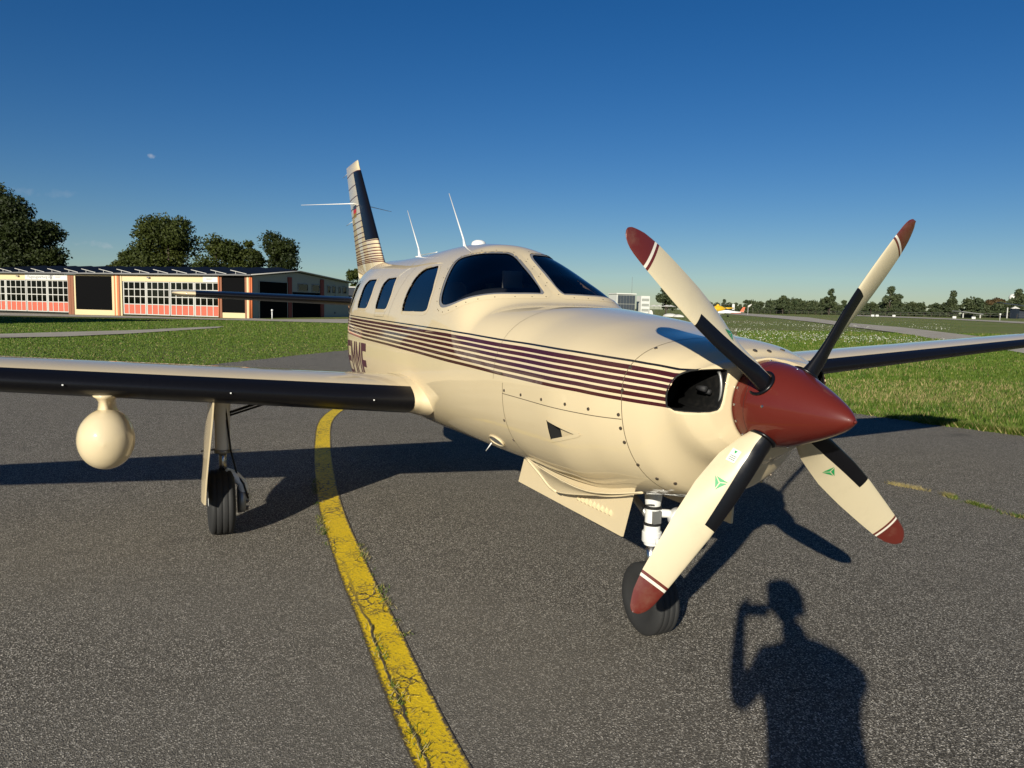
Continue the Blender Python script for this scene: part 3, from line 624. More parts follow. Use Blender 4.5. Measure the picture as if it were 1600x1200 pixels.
for s in (-1, 1):
    aa = list(np.linspace(.62, 6.35, 24)); secs = [wsec(a, s) for a in aa]
    for da, f in ((.06, .93), (.12, .78), (.16, .5)):
        q = wsec(6.35+da, s); c = q.mean(0); q = c+(q-c)*np.array([.9+.1*f, 1, f]); secs.append(q)
    V, F = loft(secs); w = autosmooth(obj('wing', V, F, 'cream', AC, True), 40)
    i0, i1 = NF-1-4, NF-1+7; secs = [wsec(a, s, .0032)[i0:i1+1] for a in np.linspace(.712, 6.3, 30)]
    V, F = loft(secs, False); k = i1-i0+1; autosmooth(obj('deice_boot', V, F, 'black', w, True))
    # chordwise wrinkle bands of the boot
    for a in (1.18, 2.35, 3.5, 4.7):
        V, F = loft([wsec(a, s, .0045)[i0+1:i1], wsec(a+.03, s, .0045)[i0+1:i1]], False); obj('boot_joint', V, F, 'black', w, True)
    # root fillet
    def fil(a, g, fx_, drop):
        q = wsec(.71, s, g); q[:, 1] = s*a; q[:, 2] -= (.71-a)*.078; k_ = np.clip((q[:, 0]+2.5)/.6, 0, 1); q[:, 0] += fx_*k_; return q
    secs = [fil(.71, .001, 0, 0), fil(.695, .002, .002, 0), fil(.68, .003, .004, 0), fil(.665, .004, .005, 0), fil(.65, .006, .009, 0), fil(.635, .009, .014, 0), fil(.615, .013, .020, 0), fil(.58, .018, .028, 0)]
    V, F = loft(secs, False); obj('root_fairing', V, F, 'cream', w, True)
    for kx in range(3): 
        x, z = WLE(1.0+kx*.9); MB().box((x+.012, s*(1.0+kx*.9)-.004, z-.006), (x+.02, s*(1.0+kx*.9)+.004, z+.002)).out('boot_valve', 'white', w, False)
    # tailplane
    def tsec(f, grow=0.): return section((-6.13-.29*f, s*(.10+2.02*f), 1.655+.05*f), 1.05-.27*f, .10, math.radians(-.5), camber=0, grow=grow)
    secs = [tsec(f) for f in np.linspace(0, 1, 8)]
    for df, f in ((.02, .9), (.045, .65), (.055, .3)):
        q = tsec(1+df); c = q.mean(0); secs.append(c+(q-c)*np.array([.93, 1, f]))
    V, F = loft(secs); t_ = autosmooth(obj('tailplane', V, F, 'cream', AC, True), 40)
    secs = [tsec(f, .003)[NF-1-8:NF-1+9] for f in np.linspace(.06, .93, 8)]; V, F = loft(secs, False); obj('deice_boot', V, F, 'black', t_, True)
    q = [tsec(f) for f in (.08, .93)]
# fin with stripes and boot
FZ = [(-5.35, -6.75, 1.90), (-6.875, -7.60, 3.43)]
def fsec(z, grow=0., cut=1.0):
    t = (z-1.90)/1.53; xl = FZ[0][0]+(FZ[1][0]-FZ[0][0])*t; xt = -6.80-.80*t; return section((xl, 0, z), xl-xt, .105-.01*t, 0, 'fin', 0, grow)
secs = [fsec(z) for z in np.linspace(1.75, 3.40, 34)]; 
q = fsec(3.43); secs.append(q*[1, .8, 1]+[0, 0, .02]); q2 = fsec(3.45); secs.append(q2*[1, .35, 1]+[0, 0, .025])
V, F = loft(secs)
FSTR = [3.329, 3.154, 3.002, 2.867, 2.763, 2.662, 2.582, 2.507, 2.446, 2.388, 2.34, 2.293, 2.257, 2.221, 2.192, 2.163, 2.142, 2.123]
fin = autosmooth(obj('tail_fin', V, F, 'cream', AC, True), 40)
for z in FSTR:
    V, F = loft([fsec(z-.0055, .0018), fsec(z+.0055, .0018)], False); obj('fin_stripe', V, F, 'reg' if z > 2.3 else 'burg', fin, True)
secs = [fsec(z, .003)[NF-1-9:NF-1+10] for z in np.linspace(2.40, 3.325, 14)]; V, F = loft(secs, False); obj('deice_boot', V, F, 'black', fin, True)
for kx, (z0, z1) in zip(('black', 'red', 'gold'), ((2.845, 2.895), (2.795, 2.845), (2.74, 2.795))):
    for s in (-1, 1):
        pts = []
        for z in (z0, z1):
            sec = fsec(z, .002); h = sec[:NF] if s > 0 else sec[NF-1:]
            h = h[np.argsort(h[:, 0])]
            for x in (-7.03, -6.90, -6.78): pts.append((x, np.interp(x, h[:, 0], h[:, 1]), z))
        obj('flag_band', pts, [(0, 1, 4, 3), (1, 2, 5, 4)], kx, fin)
for s in (-1, 1):
    MB().tube([(-6.98, s*.03, 2.93), (-7.05, s*.1, 2.93), (-7.55, s*.62, 2.93)], [.008, .007, .003], 8).out('nav_antenna', 'white', fin)
for z, l in ((3.40, .16), (2.72, .12)): MB().tube([(-7.2-.28*(z-2.6), 0, z), (-7.2-.28*(z-2.6)-.25-l, 0, z-.02)], .0035, 6).out('static_wick', 'white', fin)
# roof antennas
for bx, tx, tz in ((-2.864, -3.29, 2.605), (-4.137, -4.58, 2.592)):
    zb_ = 2.10; an = MB()
    an.tube([(bx+.02, 0, zb_-.01), (bx-.02, 0, zb_+.035), (bx-.045, 0, zb_+.085), (tx, 0, tz)], [.020, .013, .0075, .0035], 10)
    o = an.out('whip_antenna', 'white', AC); b2 = MB().lathe([(0, .05), (.008, .045), (.013, .0)], (bx+.01, 0, zb_-.002), (0, 0, 1), 16).out('antenna_foot', 'white', o)
MB().lathe([(-.02, .06), (.0, .06), (.02, .052), (.033, .03), (.036, 0)], (-2.56, 0, 2.12), (0, 0, 1), 24).out('dome_antenna', 'white', AC)
MB().tube([(-4.14, 0, 2.118), (-3.6, -.02, 2.113), (-3.45, -.05, 2.108)], .004, 6).out('antenna_wire', 'white', AC)
# ---------------------------------------------------------------- radar pod under the starboard wing
PC = np.array([-1.98, -2.60, .785])
prof = [(.19, .0), (.186, .035), (.17, .085), (.135, .135), (.08, .172), (.0, .190), (-.1, .188), (-.25, .17), (-.45, .13), (-.7, .07), (-.85, .02), (-.88, 0)]
mb = MB().lathe([(a*.86, r) for a, r in prof][::-1], PC, (1, 0, 0), 40); mb.V = [(x, PC[1]+(y-PC[1])*.83, PC[2]+(z-PC[2])*(.93 if z < PC[2] else .98)) for x, y, z in mb.V]; pod = mb.out('radar_pod', 'cream', AC)
secs = []
for z, xl, ch, t in ((.88, -1.94, .64, .60), (.915, -1.95, .64, .42), (.95, -1.97, .64, .31), (.985, -1.98, .66, .27), (1.01, -1.98, .68, .26), (1.035, -1.96, .78, .32), (1.06, -1.93, .92, .48)):
    secs.append(section((xl, PC[1], z), ch, t*.55, 0, 'fin', 0))
V, F = loft(secs); obj('pod_pylon', V, F, 'cream', pod, True)
MB().lathe([(0, .007), (.004, .005)], PC+[.155, .02, -.02], (1, .1, -.1), 8).out('pod_screw', 'screw', pod)
# ---------------------------------------------------------------- spinner and propeller
AX = np.array([1, 0, -.0312]); AX /= np.linalg.norm(AX); HUB = np.array([.803, 0, 1.267]); o0 = HUB-AX*.118
SA = np.array([0, .08, .13, .19, .25, .31, .36, .40, .43, .45, .462, .468]); SR_ = np.array([.1765, .1715, .1635, .1465, .1240, .1000, .0775, .0575, .0395, .0240, .012, .0])
sa = np.concatenate([np.linspace(0, .44, 34), np.linspace(.445, .468, 8)]); prof = [(0, .165)]+[(float(a), float(max(0, hermite(a, SA, SR_)))) for a in sa]
spn = autosmooth(MB().lathe(prof, o0, AX, 64).out('spinner', 'burg', AC), 50)
MB().lathe([(.0785, .1722), (.0797, .1721)], o0, AX, 64).out('spinner_joint', 'gap', spn)
a8 = [(o0+AX*.03+.1748*np.array([0, math.cos(t), math.sin(t)]), np.array([0, math.cos(t), math.sin(t)])) for t in np.linspace(0, 2*np.pi, 17)[:-1]]
a8 += [(o0+AX*.165+.1545*np.array([0, math.cos(t), math.sin(t)]), np.array([.1, math.cos(t), math.sin(t)])) for t in np.radians([85, 175, 265, 355])]
for p, n in a8: MB().lathe([(-.001, .0062), (.0022, .0056), (.003, .003), (.003, 0)], p, n, 10).out('spinner_screw', 'metal', spn, False)
MB().lathe([(-.002, .0075), (.004, .006), (.005, 0)], HUB+AX*.349, AX, 12).out('spinner_tip', 'burg', spn)
def blade_mat():
    mt, nt, b = principled('blade paint', (.66, .57, .385), .32, 0, .4)
    r = attr(nt, 'radius'); col = ramp(nt, r, [(0, (.60, .515, .345)), (.844, BURG2), (.858, (.70, .65, .55)), (.871, BURG2)], 'CONSTANT')
    p = geoco(nt); n1 = noise(nt, p, 9, 5, .7).outputs['Fac']; col = mixc(nt, math_(nt, 'MULTIPLY', ramp_f(nt, n1, .5, .8), .18), col, (.35, .28, .18))
    nt.links.new(col, b.inputs['Base Color']); return mt
BURG2 = (.115, .017, .011); M['blade_paint'] = blade_mat()
RS = np.array([.09, .13, .17, .20, .24, .30, .38, .45, .52, .60, .68, .75, .80, .85, .89, .925, .95, .968, .982, .991, .9965])
LEo = np.interp(RS, [.09, .17, .3, .45, .6, .75, .85, .92, .96, .982, .991, .9965], [.045, .046, .050, .052, .046, .032, .022, .014, .004, -.012, -.022, -.038])
TEo = np.interp(RS, [.09, .15, .2, .3, .45, .6, .75, .85, .92, .96, .982, .991, .9965], [-.045, -.050, -.076, -.106, -.121, -.119, -.111, -.104, -.093, -.078, -.066, -.057, -.048])
THK = np.interp(RS, [.09, .15, .2, .3, .45, .6, .75, .9, 1], [.088, .080, .060, .038, .026, .020, .014, .009, .005])
RND = np.interp(RS, [.09, .15, .26], [1, .9, 0])
BETA = np.minimum(np.arctan2(.30, RS), math.radians(48))*np.interp(RS, [.1, .3], [.9, 1])
def bladesec(i, ei, ti, grow=0., lo=None, f=None):
    r, le, te, th, rn, be = [np.interp(i, np.arange(len(RS)), q) for q in (RS, LEo, TEo, THK, RND, BETA)]
    b = np.linspace(0, np.pi, 17); xc = (1-np.cos(b))/2; yn = 5*(.2969*np.sqrt(xc)-.126*xc-.3516*xc**2+.2843*xc**3-.1036*xc**4); ye = np.sin(b)*.5
    yt = th*(rn*ye+(1-rn)*yn); cam = (1-rn)*th*.35*4*xc*(1-xc)
    up = np.stack([le+(te-le)*xc, cam+yt], -1)[::-1]; dn = np.stack([le+(te-le)*xc, cam*1.0-yt*.75], -1)[1:]
    q = np.vstack([up, dn])
    if grow:
        t = np.gradient(q, axis=0); n = np.stack([t[:, 1], -t[:, 0]], -1); n /= np.linalg.norm(n, axis=1)[:, None]+1e-9; s = np.sign(((q-q.mean(0))*n).sum(1).mean()); q = q+n*s*grow
    ldir = ti*math.cos(be)+AX*math.sin(be); ndir = AX*math.cos(be)-ti*math.sin(be)
    return HUB+ei*r*(1.0 if r < .2 else 1+.010*(r-.2))+ldir*q[:, :1]+ndir*q[:, 1:], r
BL = []
for kx in range(4):
    a = math.radians(37.9+90*kx); e_ = np.array([0, -math.cos(a), math.sin(a)]); e_ -= AX*(e_@AX); e_ /= np.linalg.norm(e_); t_ = np.cross(AX, e_)   # direction of rotation
    if kx == 0 and t_[2] > 0: flip = -1
    elif kx == 0: flip = 1
    t_ = t_*flip
    ii = np.arange(len(RS)); secs = [bladesec(i, e_, t_) for i in np.linspace(0, len(RS)-1, 61)]
    V, F = loft([s[0] for s in secs]); rr = np.repeat([s[1] for s in secs], len(secs[0][0]))
    # extend radius so the tip bands follow the blade chord square
    bl = autosmooth(obj('propeller_blade', V, F, 'blade_paint', AC, True, attrs={'radius': rr}), 40); BL.append((bl, e_, t_))
    # rubber leading edge boot; wraps the whole shank at the root
    idx = np.linspace(1.2, np.interp(.572, RS, ii), 26); V = []
    for q, i in enumerate(idx):
        sct, r = bladesec(i, e_, t_, .0016); n = len(sct); c = n//2; wf = np.interp(r, [.12, .18, .26, .6], [8.2, 7.6, 6.6, 5.9]); wb = np.interp(r, [.12, .18, .26, .6], [12, 10, 6.5, 5.5])
        if q == len(idx)-1: pass
        j = np.linspace(c-wf, c+wb, 15); V.append(np.stack([np.interp(j, np.arange(n), sct[:, k3]) for k3 in range(3)], -1))
    Vv, F = loft(V, False); autosmooth(obj('erosion_boot', Vv, F, 'black', bl, True), 45)
    ring = [(HUB+e_*.157+.052*(t_*math.cos(t)+AX*math.sin(t))) for t in np.linspace(0, 2*np.pi, 25)[:-1]]
    MB().tube(ring, .007, 8, closed=True).out('blade_collar', 'black', spn)
    # green three-part emblem on the front face
    def onblade(r, u, lift=.0012):      # u: fraction of chord from the leading edge, front face
        sct, _ = bladesec(np.interp(r, RS, ii), e_, t_); fr = sct[:17][::-1]; b = np.linspace(0, np.pi, 17); xc = (1-np.cos(b))/2
        p = np.array([np.interp(u, xc, fr[:, k3]) for k3 in range(3)]); return p
    if kx != 1:
        r0, u0, sz = (.405, .56, .034); p0 = onblade(r0, u0); du = onblade(r0, u0+.1)-p0; du /= np.linalg.norm(du); dr = onblade(r0+.02, u0)-p0; dr -= du*(dr@du); dr /= np.linalg.norm(dr); nn = np.cross(du, dr); nn *= np.sign(nn@AX)
        for g in range(3):      # three solid arms with pale gaps between them
            d1 = lambda t: du*math.cos(t)+dr*math.sin(t); c1 = d1(math.radians(90+120*g))*sz; c2 = d1(math.radians(210+120*g))*sz
            obj('emblem', [p0+nn*.0022+q for q in (c1*.98+c2*.02, (c1+c2)*.10-c1*.04, c2*.86+c1*.10)], [(0, 1, 2)], 'green', bl, False)
    if kx == 3:
        r0, u0 = (.285, .66); p0 = onblade(r0, u0); du = onblade(r0, u0+.1)-p0; du /= np.linalg.norm(du); dr = onblade(r0+.02, u0)-p0; dr -= du*(dr@du); dr /= np.linalg.norm(dr); nn = np.cross(du, dr); nn *= np.sign(nn@AX)
        q = lambda x, y, l=.004: p0+du*x+dr*y+nn*l
        st = obj('sticker', [q(-.020, -.028), q(.020, -.028), q(.020, .028), q(-.020, .028)], [(0, 1, 2, 3)], 'paper', bl, False)
        obj('emblem', [q(-.006, -.022, .0045), q(.008, -.022, .0045), q(.001, -.008, .0045)], [(0, 1, 2)], 'green', bl, False)
        mb = MB()
        for y0 in (.0, .008, .016): mb.add([q(-.014, y0, .0045), q(.013, y0, .0045), q(.013, y0+.003, .0045), q(-.014, y0+.003, .0045)], [(0, 1, 2, 3)])
        mb.out('sticker_print', 'ink', bl, False)
# ---------------------------------------------------------------- nose gear
def wheel(c, R, wd, parent, hubmat='alu', name='wheel', hubr=.45):
    p = []; h = wd/2
    for t in np.linspace(-1, 1, 23):
        sh = abs(t); r = R*(1-.018*sh**2-(.16*max(0, (sh-.72)/.28)**1.7)); 
        if any(abs(t-g) < .05 for g in (-.46, 0, .46)): r -= .006
        p.append((t*h, r))
    p = [(-h*.98, R*.60), (-h*1.03, R*.72)]+p+[(h*1.03, R*.72), (h*.98, R*.60)]
    p = [(-h*.80, R*hubr)]+p+[(h*.80, R*hubr)]
    w = autosmooth(MB().lathe(p, c, (0, 1, 0), 56).out(name, 'tyre', parent), 50)
    for s in (-1, 1):
        MB().lathe([(h*.5, R*.50), (h*.84, R*.56), (h*.86, R*.52), (h*.60, R*.42), (h*.62, R*.18), (h*.95, R*.16), (h*1.0, R*.10), (h*1.0, 0)], c, (0, s, 0), 32).out('hub', hubmat, w)
    return w
NX = -.015; NY = -.03
ng = MB().lathe([(.46, .038), (.48, .041), (.56, .041), (.57, .038), (.66, .038), (.70, .043), (.80, .046)], (NX, NY, 0), (0, 0, 1), 24).out('nose_gear_strut', 'white', AC); autosmooth(ng)
MB().lathe([(.30, .027), (.47, .027)], (NX, NY, 0), (0, 0, 1), 20).out('piston', 'metal', ng)
mb = MB().lathe([(.475, .047), (.48, .050), (.525, .050), (.53, .046)], (NX, NY, 0), (0, 0, 1), 24).out('collar', 'white', ng); autosmooth(mb)
for z in (.562, .648): MB().lathe([(z, .0395), (z, .0435), (z+.014, .0435), (z+.014, .0395)], (NX, NY, 0), (0, 0, 1), 24).out('band', 'gap', ng, False)
MB().box((NX+.028, NY-.024, .577), (NX+.047, NY+.020, .640)).out('decal_plate', 'alu', ng, False)
mb = MB(); mb.tube([(NX, NY, .325), (NX-.01, NY, .29)], [.04, .05], 14)
for s in (1,): mb.tube([(NX-.005, NY, .305), (NX-.02, NY+s*.075, .285), (NX-.025, NY+s*.098, .23), (NX-.02, NY+s*.095, .17)], [.028, .024, .02, .024], 10)
mb.out('fork', 'white', ng)
mb = MB(); mb.tube([(NX+.045, NY, .50), (NX+.115, NY, .42)], [.016, .012], 8); mb.tube([(NX+.115, NY, .42), (NX+.045, NY, .32)], [.012, .016], 8); mb.out('torque_link', 'white', ng)
lamp = MB().lathe([(-.05, .03), (-.02, .052), (.02, .056), (.03, .056), (.03, .048), (.012, .044)], (NX+.06, NY+.115, .60), (1, -.1, 0), 24).out('taxi_light', 'white', ng); MB().lathe([(.014, .045), (.018, .03), (.02, 0)], (NX+.06, NY+.115, .60), (1, -.1, 0), 24).out('lens', 'pane', lamp)
MB().tube([(NX+.01, NY+.03, .62), (NX+.03, NY+.07, .62), (NX+.05, NY+.11, .61)], .022, 8).out('lamp_bracket', 'white', ng)
MB().tube([(NX-.05, NY+.01, .66), (NX-.06, NY+.015, .5), (NX-.05, NY+.02, .36)], .006, 6).out('brake_line', 'black', ng)
MB().tube([(NX-.05, NY, .60), (NX-.45, NY+.02, .78)], .018, 8).out('drag_brace', 'alu', ng)
wheel(np.array([NX+.005, NY, .183]), .183, .135, AC, 'alu', 'nose_wheel')
# wheel well
MB().box((-.75, -.24, .755), (.06, .24, .84)).out('wheel_well', 'gap', AC, False)
# flat louvred door, starboard and port
def plate(name, pts, th, mat, parent):
    P = np.array(pts, float); n = np.cross(P[1]-P[0], P[2]-P[0]); n /= np.linalg.norm(n); k = len(P)
    V = np.vstack([P, P+n*th]); F = [tuple(range(k))[::-1], tuple(range(k, 2*k))]+[(i, (i+1) % k, k+(i+1) % k, k+i) for i in range(k)]
    return obj(name, V, F, mat, parent, False)
yd = -.285
D = [(-.96, yd, .775), (-.995, yd-.03, .585), (.165, yd-.03, .582), (.210, yd, .83)]
def door_pt(f, g): a = np.array(D[0])*(1-f)+np.array(D[3])*f; b = np.array(D[1])*(1-f)+np.array(D[2])*f; return a*(1-g)+b*g
dr = plate('nose_gear_door', D, .012, 'cream', AC)
for i in range(9):
    f = .60+.034*i; g0, g1 = .50+.01*i*.3, .78
    p = [door_pt(f, g0), door_pt(f+.024, g0+.06), door_pt(f+.024, g1-.02), door_pt(f, g1)]; 
    c = sum(p)/4; V = [*p, c+np.array([.010, -.028, 0])]; obj('louvre', V, [(0, 1, 4), (1, 2, 4), (2, 3, 4), (3, 0, 4)], 'cream', dr, False)
q = [door_pt(.815, .84), door_pt(.865, .84), door_pt(.865, .885), door_pt(.815, .885)]; V = [x+np.array([0, -.0025, 0]) for x in q]
pl = obj('label_plate', V, [(0, 1, 2, 3)], 'white', dr, False); V = [sum(q)/4+(x-sum(q)/4)*[.7, 1, .3]+np.array([0, -.004, 0]) for x in q]; obj('label_print', V, [(0, 1, 2, 3)], 'ink', dr, False)
MB().tube([door_pt(.05, .25)+[0, -.004, 0], door_pt(.18, .45)+[0, -.004, 0]], .004, 6).out('door_stiffener', 'cream', dr)
Dm = [(x, -y, z) for x, y, z in D][::-1]; plate('nose_gear_door', Dm, .012, 'cream', AC)
# curved lower cowl flare in front of the door
for s in (-1, 1):
    def even(P_, n=33):
        P_ = catmull(P_, 8); L_ = np.concatenate([[0], np.cumsum(np.linalg.norm(np.diff(P_, axis=0), axis=1))]); return np.stack([np.interp(np.linspace(0, L_[-1], n), L_, P_[:, k_]) for k_ in range(3)], -1)
    up_ = even([(-.60, -.466, .818), (-.35, -.458, .788), (-.05, -.44, .772), (.15, -.405, .792), (.345, -.342, .838)])
    lo_ = even([(-.60, -.465, .815), (-.50, -.43, .745), (-.42, -.402, .685), (-.30, -.395, .686), (-.02, -.388, .742), (.21, -.368, .798), (.345, -.340, .835)])
    rows = []
    for t in np.linspace(0, 1, 9): 
        r = up_*(1-t)+lo_*t; r[:, 1] += .012*math.sin(math.pi*t)*np.sin(np.linspace(0, np.pi, len(r))); rows.append(r)
    V = np.vstack(rows)*[1, -s, 1]; n1 = len(V); F = grid_faces(9, len(up_)); inn = V.copy(); inn[:, 1] += s*-.012*-1 if s < 0 else -.012
    inn = V+np.array([0, .012 if s < 0 else -.012, 0]); inn *= 1
    V2 = V*[1, -1, 1]*[1, -1, 1]
    ft = obj('cowl_flare', V, F, 'cream', AC, True)
    MB().tube(rows[0]*[1, -s, 1], .004, 6).out('flare_lip', 'cream', ft); MB().tube(rows[-1]*[1, -s, 1]*[1, .995, 1], .004, 6).out('flare_lip', 'cream', ft); MB().tube(rows[-1][:10]*[1, -s, 1]*[1, .995, 1], .008, 6).out('flare_edge', 'cream', ft)
# chin: small intake below the spinner on the lower cowl
# ---------------------------------------------------------------- main gear
def main_gear(s):
    c = np.array([-2.50, s*1.92, 0]); 
    g_ = MB().lathe([(.585, .046), (.59, .050), (.80, .050), (.82, .056), (1.12, .058)], c, (0, 0, 1), 24).out('main_gear_strut', 'white', AC); autosmooth(g_)
    MB().lathe([(.42, .026), (.60, .026)], c, (0, 0, 1), 18).out('piston', 'metal', g_)
    MB().lathe([(.575, .055), (.60, .055)], c, (0, 0, 1), 18).out('collar', 'alu', g_)
    MB().tube([c+[.04, -s*.05, .59], c+[.05, -s*.12, .595]], .012, 8).out('pin', 'white', g_)
    y = -s
    mb = MB().tube([c+[0, 0, .44], c+[.0, y*.01, .425], c+[.02, y*.07, .41], c+[.04, y*.125, .355], c+[.03, y*.145, .235]], [.045, .046, .040, .034, .040], 12); mb.out('axle_arm', 'white', g_)
    MB().box(c+[-.03, -.05, .385], c+[.05, .05, .43]).out('axle_block', 'white', g_, False)
    mb = MB().lathe([(0, .095), (.045, .095), (.05, .085)], c+[0, y*.095, .235], (0, y, 0), 28); mb.out('brake_disc', 'alu', g_)
    mb = MB()
    for a in np.linspace(0, 2*np.pi, 11)[:-1]: mb.lathe([(0, .008), (.02, .008)], c+[.075*math.cos(a), y*.145, .235+.075*math.sin(a)], (0, y, 0), 8)
    mb.out('brake_bolts', 'screw', g_, False)
    MB().tube([c+[.045, y*.02, .90], c+[.05, y*.05, .60], c+[.04, y*.09, .42], c+[.08, y*.13, .36], c+[.07, y*.16, .25]], .007, 6).out('brake_line', 'black', g_)
    MB().tube([c+[.02, y*.05, .86], c+[.05, y*.3, .945], c+[.05, y*.55, .985]], .010, 6).out('side_brace', 'black', g_); MB().tube([c+[.02, y*.05, .84], c+[.07, y*.3, .925], c+[.07, y*.55, .965]], .008, 6).out('side_brace', 'black', g_)
    mb = MB().tube([c+[-.05, 0, .60], c+[-.15, 0, .50]], .016, 8).tube([c+[-.15, 0, .50], c+[-.05, 0, .41]], .016, 8); mb.out('torque_link', 'white', g_)
    wheel(c+np.array([0, s*.015, .228]), .228, .17, AC, 'white', 'main_wheel')
    # long gear door, seen nearly edge on
    U = np.linspace(0, 1, 14); rows = []
    for g in np.linspace(0, 1, 18):
        z = 1.08-.79*g; ch = .64*(1-.62*max(0, (g-.45)/.55)**1.4); y0 = 1.998+.075*math.sin(g*1.25)**1.5; 
        r = []
        for u in U:
            x = -2.5+.47-.15*g-(u*ch)+.06*(1-g); bow = .022*math.sin(math.pi*u)*(1-.3*g); r.append((x, s*(y0+bow*.6+-.012*(1-u)*g), z))
        rows.append(np.array(r))
    V = np.vstack(rows); n_ = len(V); V = np.vstack([V, V+[0, -s*.010, 0]]); F = grid_faces(18, 14); F2 = [tuple(i+n_ for i in f)[::-1] for f in F]
    bd = list(range(14))+[14*i+13 for i in range(1, 18)]+[17*14+i for i in range(12, -1, -1)]+[14*i for i in range(16, 0, -1)]
    F = F+F2+[(bd[(i+1) % len(bd)], bd[i], bd[i]+n_, bd[(i+1) % len(bd)]+n_) for i in range(len(bd))]
    d_ = autosmooth(obj('main_gear_door', V, F, 'cream', AC, True), 40)
    MB().tube([c+[0, s*.05, .60], c+[-.02, s*.14, .59]], .008, 6).out('door_rod', 'alu', d_)
for s in (-1, 1): main_gear(s)
# ---------------------------------------------------------------- cabin
def seat(x, y, mat='tan', dz=0.):
    s0 = MB().box((x-.05, y-.22, 1.02+dz), (x+.42, y+.22, 1.13+dz)).out('seat', mat, AC)
    P = []
    for z, hw, th in ((1.10, .21, .06), (1.35, .215, .065), (1.55, .19, .06), (1.60, .12, .05), (1.66, .115, .05), (1.78, .11, .045), (1.81, .08, .03)):
        n = 16; xo = x-.02-.16*(z-1.1)
        P.append([(xo+th*math.cos(t)*abs(math.cos(t))**-.3, y+hw*np.sign(math.sin(t))*abs(math.sin(t))**.7, z+dz) for t in np.linspace(0.001, 2*np.pi+.001, n+1)[:-1]])
    V = np.array(P).reshape(-1, 3); F = grid_faces(len(P), 16, False, True)+[tuple(range(6*16, 7*16))]; obj('backrest', V, F, mat, s0, True)
for x, dz in ((-2.12, 0), (-2.78, -.12), (-4.0, -.05)):
    for s in (-1, 1): seat(x, s*.33, 'tan', dz)
M['coam'] = weathered('coaming vinyl', (.055, .058, .066), .7); V = []
for x, z in ((-1.18, 1.60), (-1.27, 1.69), (-1.42, 1.755), (-1.74, 1.77), (-1.78, 1.72), (-1.78, 1.15)):
    for y in np.linspace(-.56, .56, 15): V.append((x, y*(.86 if x < -1.3 else .75), z-.10*(abs(y)/.56)**3))
obj('glareshield', V, grid_faces(6, 15), 'coam', AC, True)
MB().box((-4.6, -.40, .86), (-1.1, .40, .90)).out('cabin_floor', 'dark', AC, False)
MB().box((-1.16, -.50, .86), (-1.12, .50, 1.45)).out('bulkhead', 'dark', AC, False)
MB().box((-4.95, -.33, .95), (-4.9, .33, 1.75)).out('bulkhead', 'liner', AC, False)
M['umbv'] = weathered('visor vinyl', (.6, .55, .45), .6); post = MB().tube([(-1.24, 0, 1.685), (-1.76, 0, 1.97)], .022, 8).out('centre_post', 'black', AC)
MB().box((-1.70, -.16, 1.74), (-1.675, -.02, 1.88)).out('sun_visor', 'umbv', AC, False)
# ================================================================== HANGAR
KP = np.array([-82.2, 5.3, -.224]); HR = math.atan2(.743, .669)
M['hcream'] = weathered('hangar cream render', (.62, .50, .29), .8, 0, 0, .12, .8); M['hgrey'] = weathered('hangar grey cladding', (.30, .31, .28), .8, 0, 0, .15, .6)
M['brown'] = weathered('brown pier', (.24, .095, .05), .8, 0, 0, .15, 2); M['orange'] = weathered('orange pipe', (.62, .17, .06), .6, 0, 0, .1, 2)
M['coral'] = weathered('coral door panel', (.50, .11, .065), .6, 0, 0, .18, 1.5); M['frame'] = weathered('pale door frame', (.50, .49, .45), .6, 0, 0, .15, 1)
M['blackdoor'] = weathered('black door', (.004, .004, .0045), .8, 0, 0, .3, 1, (.01, .01, .01), .05); M['roofgrey'] = weathered('grey roof sheet', (.22, .22, .22), .6, .2, 0, .2, .5)
M['hblack'] = principled('hangar inside', (.018, .018, .016), .9)[0]; M['pv'] = weathered('solar cell blue', (.006, .007, .010), .55, 0, 0, .2, 3, (.02, .02, .03), .12); M['darkred'] = weathered('dark red pier', (.20, .03, .02), .7, 0, 0, .15, 2)
M['sign'] = principled('white sign', (.62, .62, .58), .5)[0]
H = empty('hangar', 'long low hangar with glazed coral doors, black panels and solar panels on the roof', 'hangar', KP, HR)
def hb(name, u0, u1, w0, w1, d0, d1, mat, parent=None):     # u along the front to the left, w up, d depth behind the front
    return MB().box((-u1, d0, w0), (-u0, d1, w1)).out(name, mat, parent or H, False)
U1 = 39.0; DP = 20.2
# shell
hb('wall', .02, U1, -.3, 4.3, DP-.2, DP, 'hgrey'); hb('wall', U1-.2, U1, -.3, 4.3, .2, DP-.2, 'hgrey')
hb('floor', .2, U1-.2, -.25, .02, .3, DP-.25, 'hblack'); hb('inner_wall', .25, U1-.25, .02, 4.2, 9, 9.2, 'hblack'); hb('ceiling', .25, U1-.25, 4.25, 4.3, .3, 9, 'hblack')
